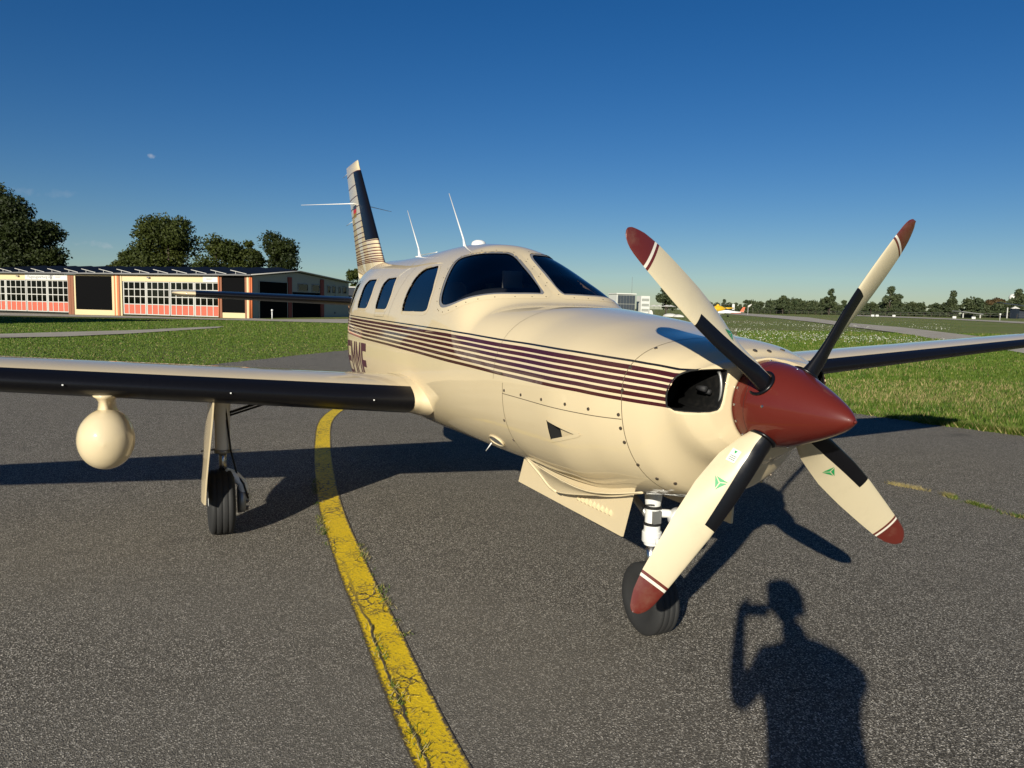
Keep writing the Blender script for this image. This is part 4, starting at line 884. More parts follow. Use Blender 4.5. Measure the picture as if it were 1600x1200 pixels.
# gable side wall at u = 0
V = [(0, .0, -.3), (0, DP-.01, -.3), (0, DP-.01, 4.42), (0, 8.5, 5.2), (0, 0.0, 4.42)]; V2 = [(-.2, y, z) for x, y, z in V]
obj('gable_wall', V+V2, [(0, 1, 2, 3, 4), (9, 8, 7, 6, 5)]+[(i, 5+i, 5+(i+1) % 5, (i+1) % 5) for i in range(5)], 'hgrey', H, False)
def sb(name, d0, d1, w0, w1, x0, x1, mat, parent=None): return MB().box((x0, d0, w0), (x1, d1, w1)).out(name, mat, parent or H, False)
k_ = sb('side_door', 1.38, 6.40, -.1, 3.95, .004, .05, 'blackdoor'); sb('door_frame', 1.25, 1.36, -.1, 4.05, .004, .08, 'hgrey', k_); sb('door_frame', 6.42, 6.5, -.1, 4.05, .004, .08, 'hgrey', k_)
sb('side_door', 7.52, 13.25, -.1, 2.95, .004, .05, 'blackdoor')
for d in (6.56, 13.34): sb('pier', d, d+.68, -.2, 4.62, .004, .14, 'darkred')
for d0, d1, w0, w1 in ((8.56, 10.66, 3.07, 3.98), (11.48, 13.2, 3.07, 3.98), (14.9, 15.65, 3.02, 3.94), (16.1, 16.86, 3.02, 3.92), (17.62, 18.12, 3.02, 3.88), (18.58, 19.54, 3.02, 3.92)):
    fr = MB()
    for b_ in ((d0, d0+.08, w0, w1), (d1-.08, d1, w0, w1), (d0+.08, d1-.08, w0, w0+.08), (d0+.08, d1-.08, w1-.08, w1)): fr.box((.003, b_[0], b_[2]), (.07, b_[1], b_[3]))
    f_ = fr.out('window', 'ink', H, False); sb('pane', d0+.08, d1-.08, w0+.08, w1-.08, .01, .03, 'pane', f_); sb('blind', d0+.08, d1-.08, w0+.08, w1-.08, .002, .006, 'hgrey', f_)
lm = sb('wall_lamp', 16.6, 16.8, 2.55, 2.75, .004, .15, 'ink'); sb('wall_lamp', 16.6, 16.8, .45, .65, .004, .15, 'ink')
# front: piers, panels
def pier(u0, u1, cols):
    w = (u1-u0)/len(cols)
    for i, c in enumerate(cols): hb('pier', u0+w*i+.004, u0+w*(i+1)-.004, -.25, 4.40, -.10-.02*(i % 2), .2, c)
pier(-.05, .72, ['brown', 'hcream', 'brown']); MB().tube([(-.05+.0, -.16, 0), (.0, -.16, 4.4)], .07, 8).out('drain_pipe', 'orange', H)
MB().tube([(.12, -.06, -.1), (.12, -.06, 4.4)], .07, 8).out('drain_pipe', 'orange', H)
hb('black_panel', .78, 3.60, .53, 4.36, -.02, .1, 'blackdoor'); hb('sill_wall', .74, 3.64, -.25, .51, -.05, .2, 'hcream')
pier(3.66, 4.06, ['brown']); MB().tube([(-4.0, -.18, 0), (-4.0, -.18, 4.4)], .06, 8).out('drain_pipe', 'orange', H)
pier(17.22, 18.34, ['hcream', 'brown', 'orange', 'hcream', 'orange'])
hb('black_panel', 18.72, 24.02, .42, 4.25, -.02, .1, 'blackdoor'); hb('panel_frame', 18.38, 24.26, -.25, .40, -.05, .2, 'hcream'); hb('panel_frame', 18.38, 18.70, .405, 4.38, -.05, .2, 'hcream'); hb('panel_frame', 24.04, 24.26, .405, 4.38, -.05, .2, 'hcream'); hb('panel_frame', 18.705, 24.035, 4.255, 4.38, -.05, .2, 'hcream')
pier(24.28, 25.12, ['brown', 'brown'])
pier(38.3, 39.0, ['brown'])
for a, b_ in ((4.08, 17.2), (25.14, 38.28)):
    hb('fascia', a, b_, 3.72, 4.40, -.06, .2, 'hcream')
    nl = 2; lw = (b_-a)/16
    for leaf in range(4):
        u0 = a+lw*4*leaf; u1 = u0+lw*4; df = hb('door_leaf', u0+.02, u1-.02, .0, .10, .02, .12, 'frame')
        for r_ in (1.13, 1.98, 2.80, 3.62): hb('rail', u0+.03, u1-.03, r_, r_+.09, .02, .11, 'frame', df)
        for c_ in range(5):
            u = u0+lw*c_; wd = .075 if c_ in (0, 4) else .05; uu = min(max(u, u0+.02+wd), u1-.02-wd) if c_ in (0, 4) else u
            hb('stile', uu-wd, uu+wd, .101, 3.70, .015, .115, 'frame', df)
        for c_ in range(4):
            p0, p1 = u0+lw*c_+.055, u0+lw*(c_+1)-.055
            for z0, z1 in ((1.22, 1.98), (2.07, 2.80), (2.89, 3.62)): hb('pane', p0, p1, z0, z1, .05, .07, 'pane', df)
            hb('door_panel', p0, p1, .11, 1.13, .04, .08, 'coral', df)
    hb('door_gap', a+lw*8-.05, a+lw*8+.05, 0, 3.7, -.01, .013, 'roofgrey'); hb('door_gap', a-.0+lw*15.96, a+lw*16, 0, 3.7, -.01, .013, 'gap')
def lamp_(u): MB().box((-u-.3, -.30, 4.08), (-u+.05, -.12, 4.22)).out('floodlight', 'ink', H, False)
lamp_(32.6); lamp_(13.2)
def text(body, size, parent, loc, rx, rz, mat, name, ax='LEFT'):
    cu = bpy.data.curves.new(name, 'FONT'); cu.body = body; cu.size = size; cu.align_x = ax; cu.extrude = .002; tmp = bpy.data.objects.new('tmp', cu); COL.objects.link(tmp)
    dg = bpy.context.evaluated_depsgraph_get(); dg.update(); me = bpy.data.meshes.new_from_object(tmp.evaluated_get(dg)); bpy.data.objects.remove(tmp)
    me.materials.clear(); me.materials.append(M[mat]); o = bpy.data.objects.new(name, me); COL.objects.link(o); o.parent = parent; o.location = loc; o.rotation_euler = (rx, 0, rz); return o
s1 = hb('sign', 25.2, 31.7, 3.74, 4.38, -.10, -.065, 'sign'); hb('sign_mark', 27.55, 27.75, 3.80, 4.30, -.104, -.101, 'ink', s1)
text('Flugzeugwartung A-Z', .46, s1, (-31.3, -.103, 3.93), math.pi/2, 0, 'ink', 'lettering')
s2 = hb('sign', 4.2, 6.1, 3.74, 4.38, -.10, -.065, 'sign')
for s_, u in ((s1, 26.5), (s2, 5.2)):
    for i in range(3): MB().box((-u-.5+.02*i, -.104, 3.98+.07*i), (-u-.5+.75+.07*i, -.1005, 4.005+.07*i)).out('sign_line', 'ink', s_, False)
# roof and gutter
for sgn, (d0, w0), (d1, w1) in ((1, (-.45, 4.47), (8.5, 5.30)), (2, (8.5, 5.30), (DP+.4, 4.42))):
    V = [(.35, d0, w0), (.35, d1, w1), (-U1-.3, d1, w1), (-U1-.3, d0, w0)]; V = V+[(x, y, z+.12) for x, y, z in V]
    obj('roof', V, [(0, 1, 2, 3), (7, 6, 5, 4), (0, 4, 5, 1), (2, 6, 7, 3), (3, 7, 4, 0), (1, 5, 6, 2)], 'roofgrey', H, False)
MB().tube([(.35, -.50, 4.52), (-U1-.3, -.50, 4.52)], .09, 8).out('gutter', 'roofgrey', H)
MB().tube([(.40, -.45, 4.56), (.40, 8.5, 5.40), (.40, DP+.4, 4.52)], .06, 6).out('verge_trim', 'frame', H)
slope = (5.30-4.47)/8.95
for i in range(15):                      # rows running front to back, tilted down to the right
    u = .45+2.56*i
    for j in range(5):
        d0 = -.1+1.7*j; d1 = d0+1.64; za, zb_ = [4.62+slope*(d+.45) for d in (d0, d1)]
        V = [(-u, d0, za+.03), (-u, d1, zb_+.03), (-u-2.0, d1, zb_+.40), (-u-2.0, d0, za+.40)]
        obj('solar_panel', V+[(x, y, z-.04) for x, y, z in V], [(0, 1, 2, 3), (7, 6, 5, 4), (0, 4, 5, 1), (2, 6, 7, 3), (3, 7, 4, 0), (1, 5, 6, 2)], 'pv', H, False)
    z = 4.62+slope*.3
    MB().tube([(-u+.02, -.14, z+.0), (-u-2.02, -.14, z+.40)], .04, 6).out('panel_strut', 'frame', H, False); MB().tube([(-u-1.35, -.14, z-.05), (-u-1.35, -.14, z+.26)], .03, 6).out('panel_strut', 'frame', H, False)
for i in range(9):
    d = 9.3+1.15*i; V = [(.3, d, 0), (.3, d+1.05, 0), (-36, d+1.05, 0), (-36, d, 0)]; sl = (5.30-4.42)/(DP+.4-8.5); V = [(x, y, 5.30-(y-8.5)*sl+.16) for x, y, z in V]
    obj('solar_panel', V+[(x, y, z-.03) for x, y, z in V], [(0, 1, 2, 3), (7, 6, 5, 4), (0, 4, 5, 1), (2, 6, 7, 3)], 'pv', H, False)
# small aircraft standing behind the glass, and on the far apron
def small_plane(name, label, loc, rz, m1, m2, sc=1., parent=None):
    e = empty(name, label, 'aircraft', loc, rz)
    if sc != 1: e.scale = (sc,)*3
    MB().tube([(2.6, 0, 1.1), (2.3, 0, 1.12), (1.5, 0, 1.2), (.3, 0, 1.35), (-.6, 0, 1.3), (-2.2, 0, 1.25), (-4.2, 0, 1.3)], [.12, .34, .45, .58, .50, .28, .10], 14).out('fuselage', m1, e)
    MB().tube([(.9, 0, 1.72), (.3, 0, 1.85), (-.5, 0, 1.72)], [.1, .34, .1], 10).out('canopy', 'pane', e)
    mb = MB()
    mb.box((-.5, -4.6, .98), (.8, 4.6, 1.08)); mb.out('wing', m1, e)
    MB().box((-4.3, -1.4, 1.35), (-3.6, 1.4, 1.41)).out('tailplane', m1, e)
    V = [(-3.3, .03, 1.4), (-4.3, .03, 1.4), (-4.7, .03, 2.7), (-4.1, .03, 2.7)]; obj('fin', V+[(x, -.03, z) for x, y, z in V], [(0, 1, 2, 3), (7, 6, 5, 4), (0, 4, 5, 1), (1, 5, 6, 2), (2, 6, 7, 3), (3, 7, 4, 0)], m2, e, False)
    V = [(2.2, .50, 1.0), (-4.1, .13, 1.22), (-4.1, .13, 1.32), (2.2, .50, 1.13)]
    MB().box((-3.6, -.36, .98), (2.0, .36, 1.10)).out('belly_band', m2, e)
    MB().box((2.62, -.06, .2), (2.66, .06, 2.0)).out('propeller', 'dark', e)
    for x, y in ((1.9, 0), (-.2, 1.1), (-.2, -1.1)): 
        w = MB().lathe([(-.06, .2), (.06, .2)], (x, y, .2), (0, 1, 0), 16).out('wheel', 'tyre', e); MB().tube([(x, y, .2), (x, y*.8, 1.0)], .04, 6).out('leg', 'white', w)
    return e
def hpos(u, d): c, s = math.cos(HR), math.sin(HR); return (KP[0]-u*c-d*s, KP[1]-u*s+d*c, KP[2]+.03)
small_plane('small_aircraft', 'red light aircraft parked inside the hangar behind the left glazed door', hpos(30, 4.2), HR+.3, 'red', 'red', .72)
small_plane('small_aircraft', 'white light aircraft inside the hangar behind the right glazed door', hpos(9.2, 4.4), HR-.4, 'white', 'red', .72)
# little white post before the hangar side, container beyond
p = spot(424, 76); ps = MB().tube([p+[0, 0, -.05], p+[0, 0, .8]], .05, 8).tube([p+[0, 0, .8], p+[.05, .0, 1.0]], .09, 8).out('marker_post', 'white'); ps['label'] = 'short white marker post in the grass before the shaded hangar side'; ps['category'] = 'post'
p = spot(575, 108); ct = empty('container', 'dark blue container standing behind the far end of the hangar', 'container', p, HR+math.pi/2)
M['navy'] = weathered('navy steel', (.012, .018, .030), .5, 0, 0, .2, 1)
MB().box((-3, -3.2, 0), (3, 3.2, 3.9)).out('body', 'navy', ct, False); MB().box((-3.1, -3.3, 3.9), (3.1, 3.3, 4.05)).out('roof', 'frame', ct, False)
for i in range(8): MB().box((-2.8+.75*i, -3.26, .2), (-2.45+.75*i, -3.2, 3.8)).out('rib', 'navy', ct, False)

# neighbouring hall just outside the left edge; only its shadow reaches the lawn in view
h2 = empty('hall', 'plain grey flat roofed hall standing left of the lawn before the hangar', 'building', (-54.3, -15.6, -.35), HR)
MB().box((-25, -10, -.2), (0, 0, 7.6)).out('wall', 'hgrey', h2, False); MB().box((-25.2, -10.2, 7.6), (.2, .2, 8.0)).out('roof', 'roofgrey', h2, False)
for i in range(5): MB().box((-23.5+4.8*i, -10.06, 0), (-20.5+4.8*i, -10.003, 4.2)).out('door', 'frame', h2, False)
for i in range(3): MB().box((.003, -9+3*i, 1.4), (.05, -7.2+3*i, 2.8)).out('window', 'pane', h2, False)
# ================================================================== TREES
def leaf_mat(name, c1, c2, far=False):
    mt, nt, b = principled(name, c1, .6, spec=.25); t = attr(nt, 'tint'); n = noise(nt, geoco(nt), .25 if far else .45, 3).outputs['Fac']
    col = mixc(nt, math_(nt, 'MULTIPLY_ADD', t, .7, math_(nt, 'MULTIPLY', n, .3)), c1, c2); nt.links.new(col, b.inputs['Base Color'])
    tr = N(nt, 'ShaderNodeBsdfTranslucent'); nt.links.new(col, tr.inputs['Color']); mx = N(nt, 'ShaderNodeMixShader', Fac=.25); o = nt.nodes['Material Output']
    nt.links.new(b.outputs[0], mx.inputs[1]); nt.links.new(tr.outputs[0], mx.inputs[2]); nt.links.new(mx.outputs[0], o.inputs['Surface']); M[name] = mt
leaf_mat('leaf_dark', (.010, .018, .004), (.040, .052, .010)); leaf_mat('leaf_mid', (.018, .030, .005), (.070, .082, .014)); leaf_mat('leaf_far', (.036, .056, .026), (.090, .105, .045), True); leaf_mat('leaf_rust', (.055, .040, .018), (.12, .075, .03), True)  # leaf_far is lifted and greyer, with distance haze put into its colour
M['bark'] = weathered('bark', (.07, .052, .038), .9, 0, 0, .3, 4)
def crown(h, r, lobes, nleaf, size, base=.2, seed=0, flat=.8):
    nleaf = int(nleaf*(1.7 if size < .3 else 1.2))
    g = np.random.default_rng(seed); C_ = []
    for i in range(lobes):
        t = g.uniform(0, 1); z = h*(base+.06+(.86-base)*t**.9); rr = r*math.sin(math.pi*(.16+.78*t))**.7*g.uniform(.35, .80); a = g.uniform(0, 2*np.pi)
        C_.append((rr*math.cos(a), rr*math.sin(a), z, r*g.uniform(.26, .44)))
    C_ += [(0, 0, h*.80, r*.38), (0, 0, h*.55, r*.50)]; C_ = np.array(C_); nl = nleaf; w = C_[:, 3]**2; k = g.choice(len(C_), nl, p=w/w.sum())
    d = g.normal(0, 1, (nl, 3)); d /= np.linalg.norm(d, axis=1)[:, None]; q = C_[k, :3]+d*(C_[k, 3]*(g.uniform(.25, 1.0, nl)**.45)*g.choice([.75, 1, 1.10], nl, p=[.35, .5, .15]))[:, None]*[1, 1, flat]
    lump = np.sin(q[:, 0]*3.1/r*2+seed)+np.sin(q[:, 1]*2.7/r*2)+np.sin(q[:, 2]*3.7/r*2); keep = lump+g.normal(0, .8, nl) > -1.15; q = q[keep]; k = k[keep]; d = d[keep]; nl = len(q)
    u = g.normal(0, 1, (nl, 3)); u /= np.linalg.norm(u, axis=1)[:, None]; v = np.cross(u, d+g.normal(0, .5, (nl, 3))); v /= np.linalg.norm(v, axis=1)[:, None]; s = size*g.uniform(.6, 1.35, nl)[:, None]
    V = np.stack([q-u*s, q-v*s*.6, q+u*s, q+v*s*.6], 1); tint = np.clip(g.uniform(0, 1, len(C_))[k]*.6+g.uniform(0, .4, nl), 0, 1)
    return V, np.repeat(tint, 4), C_
def make_tree(h, r, lobes, nleaf, size, mat, seed, base=.2, trunk=True):
    V, tint, C_ = crown(h, r, lobes, nleaf, size, base, seed); o = big('crown', V, 4, mat); at = o.data.attributes.new('tint', 'FLOAT', 'POINT'); at.data.foreach_set('value', tint.astype(np.float32))
    mb = MB().tube([(0, 0, -.3), (.02*h, 0, h*.2), (-.01*h, .01*h, h*.5), (0, 0, h*.8)], [h*.026, h*.02, h*.013, h*.004], 8)
    for c in C_[:min(len(C_), 9)]: mb.tube([(0, 0, h*(base*.8+.1*(c[2]/h))), (c[0]*.5, c[1]*.5, c[2]*.75), tuple(c[:3])], [h*.010, h*.006, h*.002], 5)
    t = mb.out('trunk', 'bark'); return t, o
def tree(name, label, px, depth, h, r, lobes, nleaf, size, mat, seed, group=None, base=.2, rz=0):
    e = empty(name, label, 'tree', spot(px, depth), rz, group); t, c = make_tree(h, r, lobes, nleaf, size, mat, seed, base); t.parent = e; c.parent = e; return e
tree('broadleaf_tree', 'tall dark tree at the left edge rising behind the hangar roof', -12, 118, 19.2, 8.6, 34, 32000, .22, 'leaf_dark', 1, base=.05)
tree('broadleaf_tree', 'dark rounded tree beside the tall one at the left, sloping down to the roof', 56, 116, 13.8, 6.2, 26, 21000, .22, 'leaf_dark', 2, base=.05)
tree('broadleaf_tree', 'tallest broad green tree in the middle of the hangar roof line', 264, 122, 14.9, 6.6, 34, 26000, .21, 'leaf_mid', 3, base=.12)
tree('broadleaf_tree', 'grey green lower tree left of the tallest one behind the hangar', 214, 126, 10.2, 4.6, 18, 10500, .20, 'leaf_mid', 4, base=.1)
tree('broadleaf_tree', 'yellowish green tree right of the tallest one behind the hangar', 346, 120, 12.4, 5.2, 22, 15000, .21, 'leaf_mid', 5, base=.1)
tree('broadleaf_tree', 'thin topped slim tree between the yellowish tree and the last tree', 392, 124, 12.2, 2.4, 10, 3200, .19, 'leaf_mid', 6, base=.15)
tree('broadleaf_tree', 'loose dark tree at the right end of the hangar roof', 432, 117, 12.0, 4.6, 20, 11000, .20, 'leaf_dark', 7, base=.1)
tree('bush', 'small round bush top showing over the hangar roof left of the middle trees', 168, 118, 7.6, 2.0, 7, 2500, .18, 'leaf_mid', 8, base=.3)
tree('bush', 'small bush showing over the dark container beside the tail fin', 556, 150, 9.0, 2.6, 9, 3000, .22, 'leaf_mid', 9, base=.2)
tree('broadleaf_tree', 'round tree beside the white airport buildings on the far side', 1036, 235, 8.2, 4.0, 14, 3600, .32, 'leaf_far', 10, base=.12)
# far tree line: a few crowns copied along the edge of the field
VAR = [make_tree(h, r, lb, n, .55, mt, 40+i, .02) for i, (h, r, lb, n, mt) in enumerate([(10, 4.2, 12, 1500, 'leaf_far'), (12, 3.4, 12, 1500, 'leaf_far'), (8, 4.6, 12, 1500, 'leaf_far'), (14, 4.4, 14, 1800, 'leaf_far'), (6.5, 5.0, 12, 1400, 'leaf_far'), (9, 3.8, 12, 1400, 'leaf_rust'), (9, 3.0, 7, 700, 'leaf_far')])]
FT = ['low round tree in the far tree line across the airfield', 'upright narrow tree in the far tree line across the airfield', 'wide dark tree in the far tree line across the airfield', 'tall dominant tree standing above the far tree line', 'broad shrub at the foot of the far tree line', 'brownish autumn tree in the far tree line', 'thin see-through tree in the far tree line']
used = set(); g = np.random.default_rng(5)
FTL = []
def far_tree(px, depth, k, sc, zs=1.):
    e = empty('far_tree', FT[k], 'tree', spot(px, depth), float(g.uniform(0, 6.28)), ['trees of the far tree line, '+s for s in ('low', 'narrow', 'wide', 'tall', 'shrubs', 'brownish', 'thin')][k])
    for src in VAR[k]:
        c = src if (k, src.name) not in used else src.copy()
        if (k, src.name) in used: COL.objects.link(c)
        used.add((k, src.name)); c.parent = e
    e.scale = (sc, sc, sc*zs); FTL.append((k, px, e))
x = 1095
while x < 1680:
    t = (x-1100)/500; D = 420-110*t; k = int(g.choice([0, 1, 2, 2, 0, 3, 6, 4], p=[.24, .12, .2, .12, .1, .07, .08, .07])); hpx = g.uniform(14.5, 22)+5*t
    if k == 3: hpx *= 1.18
    far_tree(x, D+g.uniform(-12, 12), k, hpx/FPX*D/[10, 12, 8, 14, 6.5, 9, 9][k]); x += g.uniform(6.5, 13)
for px in np.arange(1100, 1680, 13.): far_tree(px+g.uniform(-4, 4), 390-100*(px-1100)/500, 4, g.uniform(.5, .8)*.75)
for px, k, s in ((1218, 0, .95), (1290, 3, .85), (1383, 3, .93), (1396, 6, 1.1), (1481, 3, .80), (1512, 2, 1.1), (1536, 5, .9), (1548, 5, 1.0), (1580, 3, .85), (1590, 0, 1.1)): far_tree(px, 372-60*(px-1100)/500, k, s)
ORD = 'first second third fourth fifth sixth seventh eighth ninth tenth eleventh twelfth thirteenth fourteenth fifteenth sixteenth seventeenth eighteenth nineteenth twentieth'.split()
KN = ['low round tree', 'narrow upright tree', 'wide dark tree', 'tall tree', 'broad shrub', 'brownish autumn tree', 'thin see-through tree']
for k in (0, 1, 2, 3, 5, 6):
    L_ = sorted([(px, e) for kk, px, e in FTL if kk == k], key=lambda t: t[0]); n_ = len(L_)
    for i, (px, e) in enumerate(L_):
        pos = ORD[i]+' from the left' if i < (n_+1)//2 else ORD[n_-1-i]+' from the right'
        e['label'] = KN[k].replace('tall tree', 'high topping tree')+' of the far tree line, '+pos
# ================================================================== FAR THINGS
M['umb'] = principled('pale canvas', (.6, .58, .52), .8)[0]; M['yellowp'] = weathered('yellow paint', (.72, .42, .02), .4, 0, .3); M['oran'] = principled('orange red', (.6, .1, .03), .5)[0]
b = spot(975, 262); T1 = empty('terminal_building', 'white walled building with a dark glass front beyond the aircraft nose', 'building', b, math.atan2(.743, .669)+.55)
MB().box((-3.6, 0, -.5), (3.2, 7.5, 6.3)).out('wall', 'hgrey', T1, False); 
MB().box((-3.65, -.06, -.5), (-3.4, 7.6, 6.4)).out('end_wall', 'sign', T1, False); MB().box((-3.9, -.4, 6.4), (3.4, 7.8, 6.75)).out('roof', 'sign', T1, False)
M['glassfront'] = principled('blue grey facade', (.05, .06, .075), .15)[0]
for i in range(6): 
    for j in range(2): MB().box((-3.2+1.05*i, -.12, .2+3.0*j), (-2.25+1.05*i, -.03, 3.0+3.0*j)).out('facade_pane', 'glassfront', T1, False)
MB().tube([(3.0, 3, 6.5), (3.0, 3, 12.5)], .05, 6).out('mast', 'ink', T1)
b = spot(1004, 268); T2 = empty('tower_block', 'narrow pale block with window strips right of the dark glass front', 'building', b, math.atan2(.743, .669)+.55)
MB().box((-1.6, 0, -.5), (1.7, 4, 6.0)).out('wall', 'sign', T2, False)
for j in range(3): MB().box((-1.3, -.05, .6+1.8*j), (1.4, -.01, 1.5+1.8*j)).out('window', 'hgrey', T2, False)
for i, (px, d, w) in enumerate(((1018, 225, 1.6), (1026, 228, 1.4), (1038, 222, 1.8), (1044, 226, 1.5))):
    e = empty('parasol', ['pale parasol nearest the white buildings', 'second pale parasol from the white buildings, slightly smaller', 'widest pale parasol below the round tree', 'pale parasol at the right end of the row below the round tree'][i], 'parasol', spot(px, d), 0, 'parasols below the round tree')
    MB().lathe([(2.3, w), (2.32, w), (2.75, .1), (2.8, 0)], (0, 0, 0), (0, 0, 1), 10).out('canopy', 'umb', e, False); MB().tube([(0, 0, -.2), (0, 0, 2.6)], .04, 6).out('pole', 'ink', e)
for i, (px, d, w, h) in enumerate(((1043, 165, 2.4, .75), (1056, 160, 1.7, .6), (1013, 205, 1.0, 1.4))):
    V = []; F = []; n = 12
    for k in range(6):
        for j in range(n): a = 2*np.pi*j/n; f = math.cos(k/5*math.pi/2); V.append((w*f*math.cos(a)*(1+.15*math.sin(3*a+i)), w*.5*f*math.sin(a), h*math.sin(k/5*math.pi/2)-.1))
    o = obj('tarpaulin_mound', V, grid_faces(6, n, False, True), 'umb', None, True, loc=spot(px, d)); o['label'] = ['long pale tarpaulin heap on the field edge beyond the nose', 'smaller pale tarpaulin heap right of the long one', 'upright white tent like cover before the tower block'][i]; o['category'] = 'cover'
# yellow helicopter and white aircraft behind the propeller blade
hl = empty('helicopter', 'yellow helicopter with raised rotor partly behind the propeller blade', 'helicopter', spot(1118, 205), math.atan2(RH[1], RH[0])+.25)
MB().tube([(-3.0, 0, 1.3), (-2.6, 0, 1.35), (-1.8, 0, 1.5), (-.4, 0, 1.75), (.8, 0, 1.8), (1.6, 0, 1.85), (2.2, 0, 1.9)], [.2, .55, .85, 1.0, .85, .5, .32], 16).out('body', 'yellowp', hl); MB().tube([(1.8, 0, 1.95), (3.2, 0, 2.05), (4.6, 0, 2.15)], [.32, .24, .16], 10).out('tail_boom', 'yellowp', hl)
MB().box((4.1, -.05, 1.7), (4.8, .05, 3.2)).out('tail_fin', 'white', hl, False); MB().lathe([(0, .5), (.3, .45), (.6, .2)], (-.2, 0, 2.5), (0, 0, 1), 12).out('rotor_mast', 'yellowp', hl)
for a in (.3, 1.87, 3.44, 5.0): MB().box((0, -.12, 3.05), (4.6, .12, 3.09), M4=np.array(Matrix.Translation((-.2, 0, 0))@Matrix.Rotation(a, 4, 'Z'))).out('rotor_blade', 'ink', hl, False)
for s in (-1, 1):
    sk = MB().tube([(-2.2, s*.9, .12), (-1.8, s*.9, .05), (1.2, s*.9, .05)], .06, 8).out('skid', 'ink', hl); MB().tube([(-1.2, s*.9, .05), (-1.2, s*.6, 1.0)], .05, 6).tube([(.6, s*.9, .05), (.6, s*.6, 1.0)], .05, 6).out('skid_leg', 'ink', sk)
MB().tube([(-2.75, 0, 1.55), (-2.2, 0, 1.9), (-1.5, 0, 2.1)], [.25, .58, .70], 12).out('windscreen', 'glassfront', hl)
small_plane('parked_aircraft', 'white and orange-red aircraft with a tall tail beside the yellow helicopter', spot(1132, 178), math.atan2(-RH[1], -RH[0])-.2, 'white', 'oran', .85)
ws = empty('windsock', 'small pale windsock on a slanting pole by the far trees', 'windsock', spot(1164, 250)); MB().tube([(0, 0, -.2), (0, 0, 2.9)], .05, 6).out('pole', 'white', ws); MB().tube([(0, 0, 2.7), (.55*RH[0], .55*RH[1], 3.1), (1.1*RH[0], 1.1*RH[1], 3.5)], [.34, .28, .16], 10).out('sock', 'umb', ws)
# shelters, markers, dome and fence at the far right
def shelter(px, d, w, h, label, mat, rz=.5):
    e = empty('shelter', label, 'shelter', spot(px, d), math.atan2(RH[1], RH[0])+rz)
    V = [(-w, -2.5, h*1.22), (w, -2.5, h*.8), (w, 2.5, h*.9), (-w, 2.5, h*1.32)]; obj('roof', V+[(x, y, z-.3) for x, y, z in V], [(0, 1, 2, 3), (7, 6, 5, 4), (0, 4, 5, 1), (1, 5, 6, 2), (2, 6, 7, 3), (3, 7, 4, 0)], mat, e, False)
    for x in (-w*.8, w*.8): MB().box((x-.15, -2.2, -.3), (x+.15, -1.9, h*.85)).out('post', 'frame', e, False)
    MB().box((-w*.2, 1.8, -.2), (w*.9, 2.2, h*.7)).out('back_wall', 'navy', e, False); return e
shelter(1505, 270, 4.2, 1.9, 'open shelter with a slanting grey roof on posts by the far trees', 'roofgrey', .15)
shelter(1590, 285, 8, 4.6, 'large dark shed with a pale gable at the far right edge', 'navy', -.1)
e = empty('gabled_hut', 'pale pointed roof beside the large dark shed at the right', 'hut', spot(1578, 270)); MB().lathe([(3.5, 1.9), (4.3, .1), (4.35, 0)], (0, 0, 0), (0, 0, 1), 4).out('roof', 'umb', e, False); MB().box((-1.0, -1.0, -.3), (1.0, 1.0, 3.6)).out('wall', 'navy', e, False)
o = MB().lathe([(-2.0, .8), (-1.2, 1.6), (0, 2.0), (1.2, 1.6), (1.8, .9), (2.0, 0)], (0, 0, 0), (0, 0, 1), 20).out('dome', 'sign'); o.location = spot(1573, 420)+[0, 0, 12.0]; 
e = empty('radar_dome', 'white round radar dome rising just above the far trees at the right', 'dome', spot(1573, 420)); o.parent = e; o.location = (0, 0, 10.6); MB().lathe([(-.5, 1.0), (9.0, .8)], (0, 0, 0), (0, 0, 1), 10).out('mast', 'ink', e)
for i, (px, d, lab) in enumerate(((1358, 230, 'white box marker on the field left of the right hand propeller blade tip shadow line'), (1365, 232, 'wide white marker board on the far field'), (1391, 235, 'lone small white marker on the far field'), (1485, 200, 'white marker left of the slanting shelter'), (1515, 190, 'white marker right of the slanting shelter'))):
    lab = ['thin white marker post at the far field edge, first from the right hand propeller blade', 'wide white marker board beside the thin post on the far field', 'lone small white marker before the middle of the far trees', 'white marker left of the slanting shelter', 'white marker below the right end of the slanting shelter'][i]
    mk = empty('field_marker', lab, 'marker', spot(px, d)); MB().box((-.45, -.1, .25), (.45, .1, .8)).out('board', 'sign', mk, False); MB().box((-.05, -.05, -.1), (.05, .05, .25)).out('stake', 'ink', mk, False); mk.rotation_euler = (0, 0, math.atan2(RH[1], RH[0]))
p = spot(1556, 185); mk = empty('field_post', 'white headed post standing in the grass at the far right', 'post', p); MB().tube([(0, 0, -.1), (0, 0, 1.5)], .06, 6).out('post', 'white', mk); MB().lathe([(0, .2), (.35, .22), (.42, 0)], (0, 0, 1.3), (0, 0, 1), 8).out('head', 'sign', mk)
fe = empty('field_fence', 'thin wire fence with grey posts along the foot of the far trees', 'fence', spot(1450, 300))
A = spot(1180, 330); B_ = spot(1640, 262); f0 = spot(1450, 300); ph = MB()
pm = None
for t in np.linspace(0, 1, 40):
    q = A+(B_-A)*t; q[2] = gz(q[0], q[1]); q = q-f0
    if pm is None: pm = MB().box((-.05, -.05, 0), (.05, .05, 1.5)).out('fence_post', 'bark', fe, False); pm.location = q
    else: c = pm.copy(); COL.objects.link(c); c.location = q
for z in (.9, 1.6): MB().tube([A-f0+[0, 0, z], (A+B_)/2-f0+[0, 0, z], B_-f0+[0, 0, z]], .025, 4).out('wire', 'ink', fe)
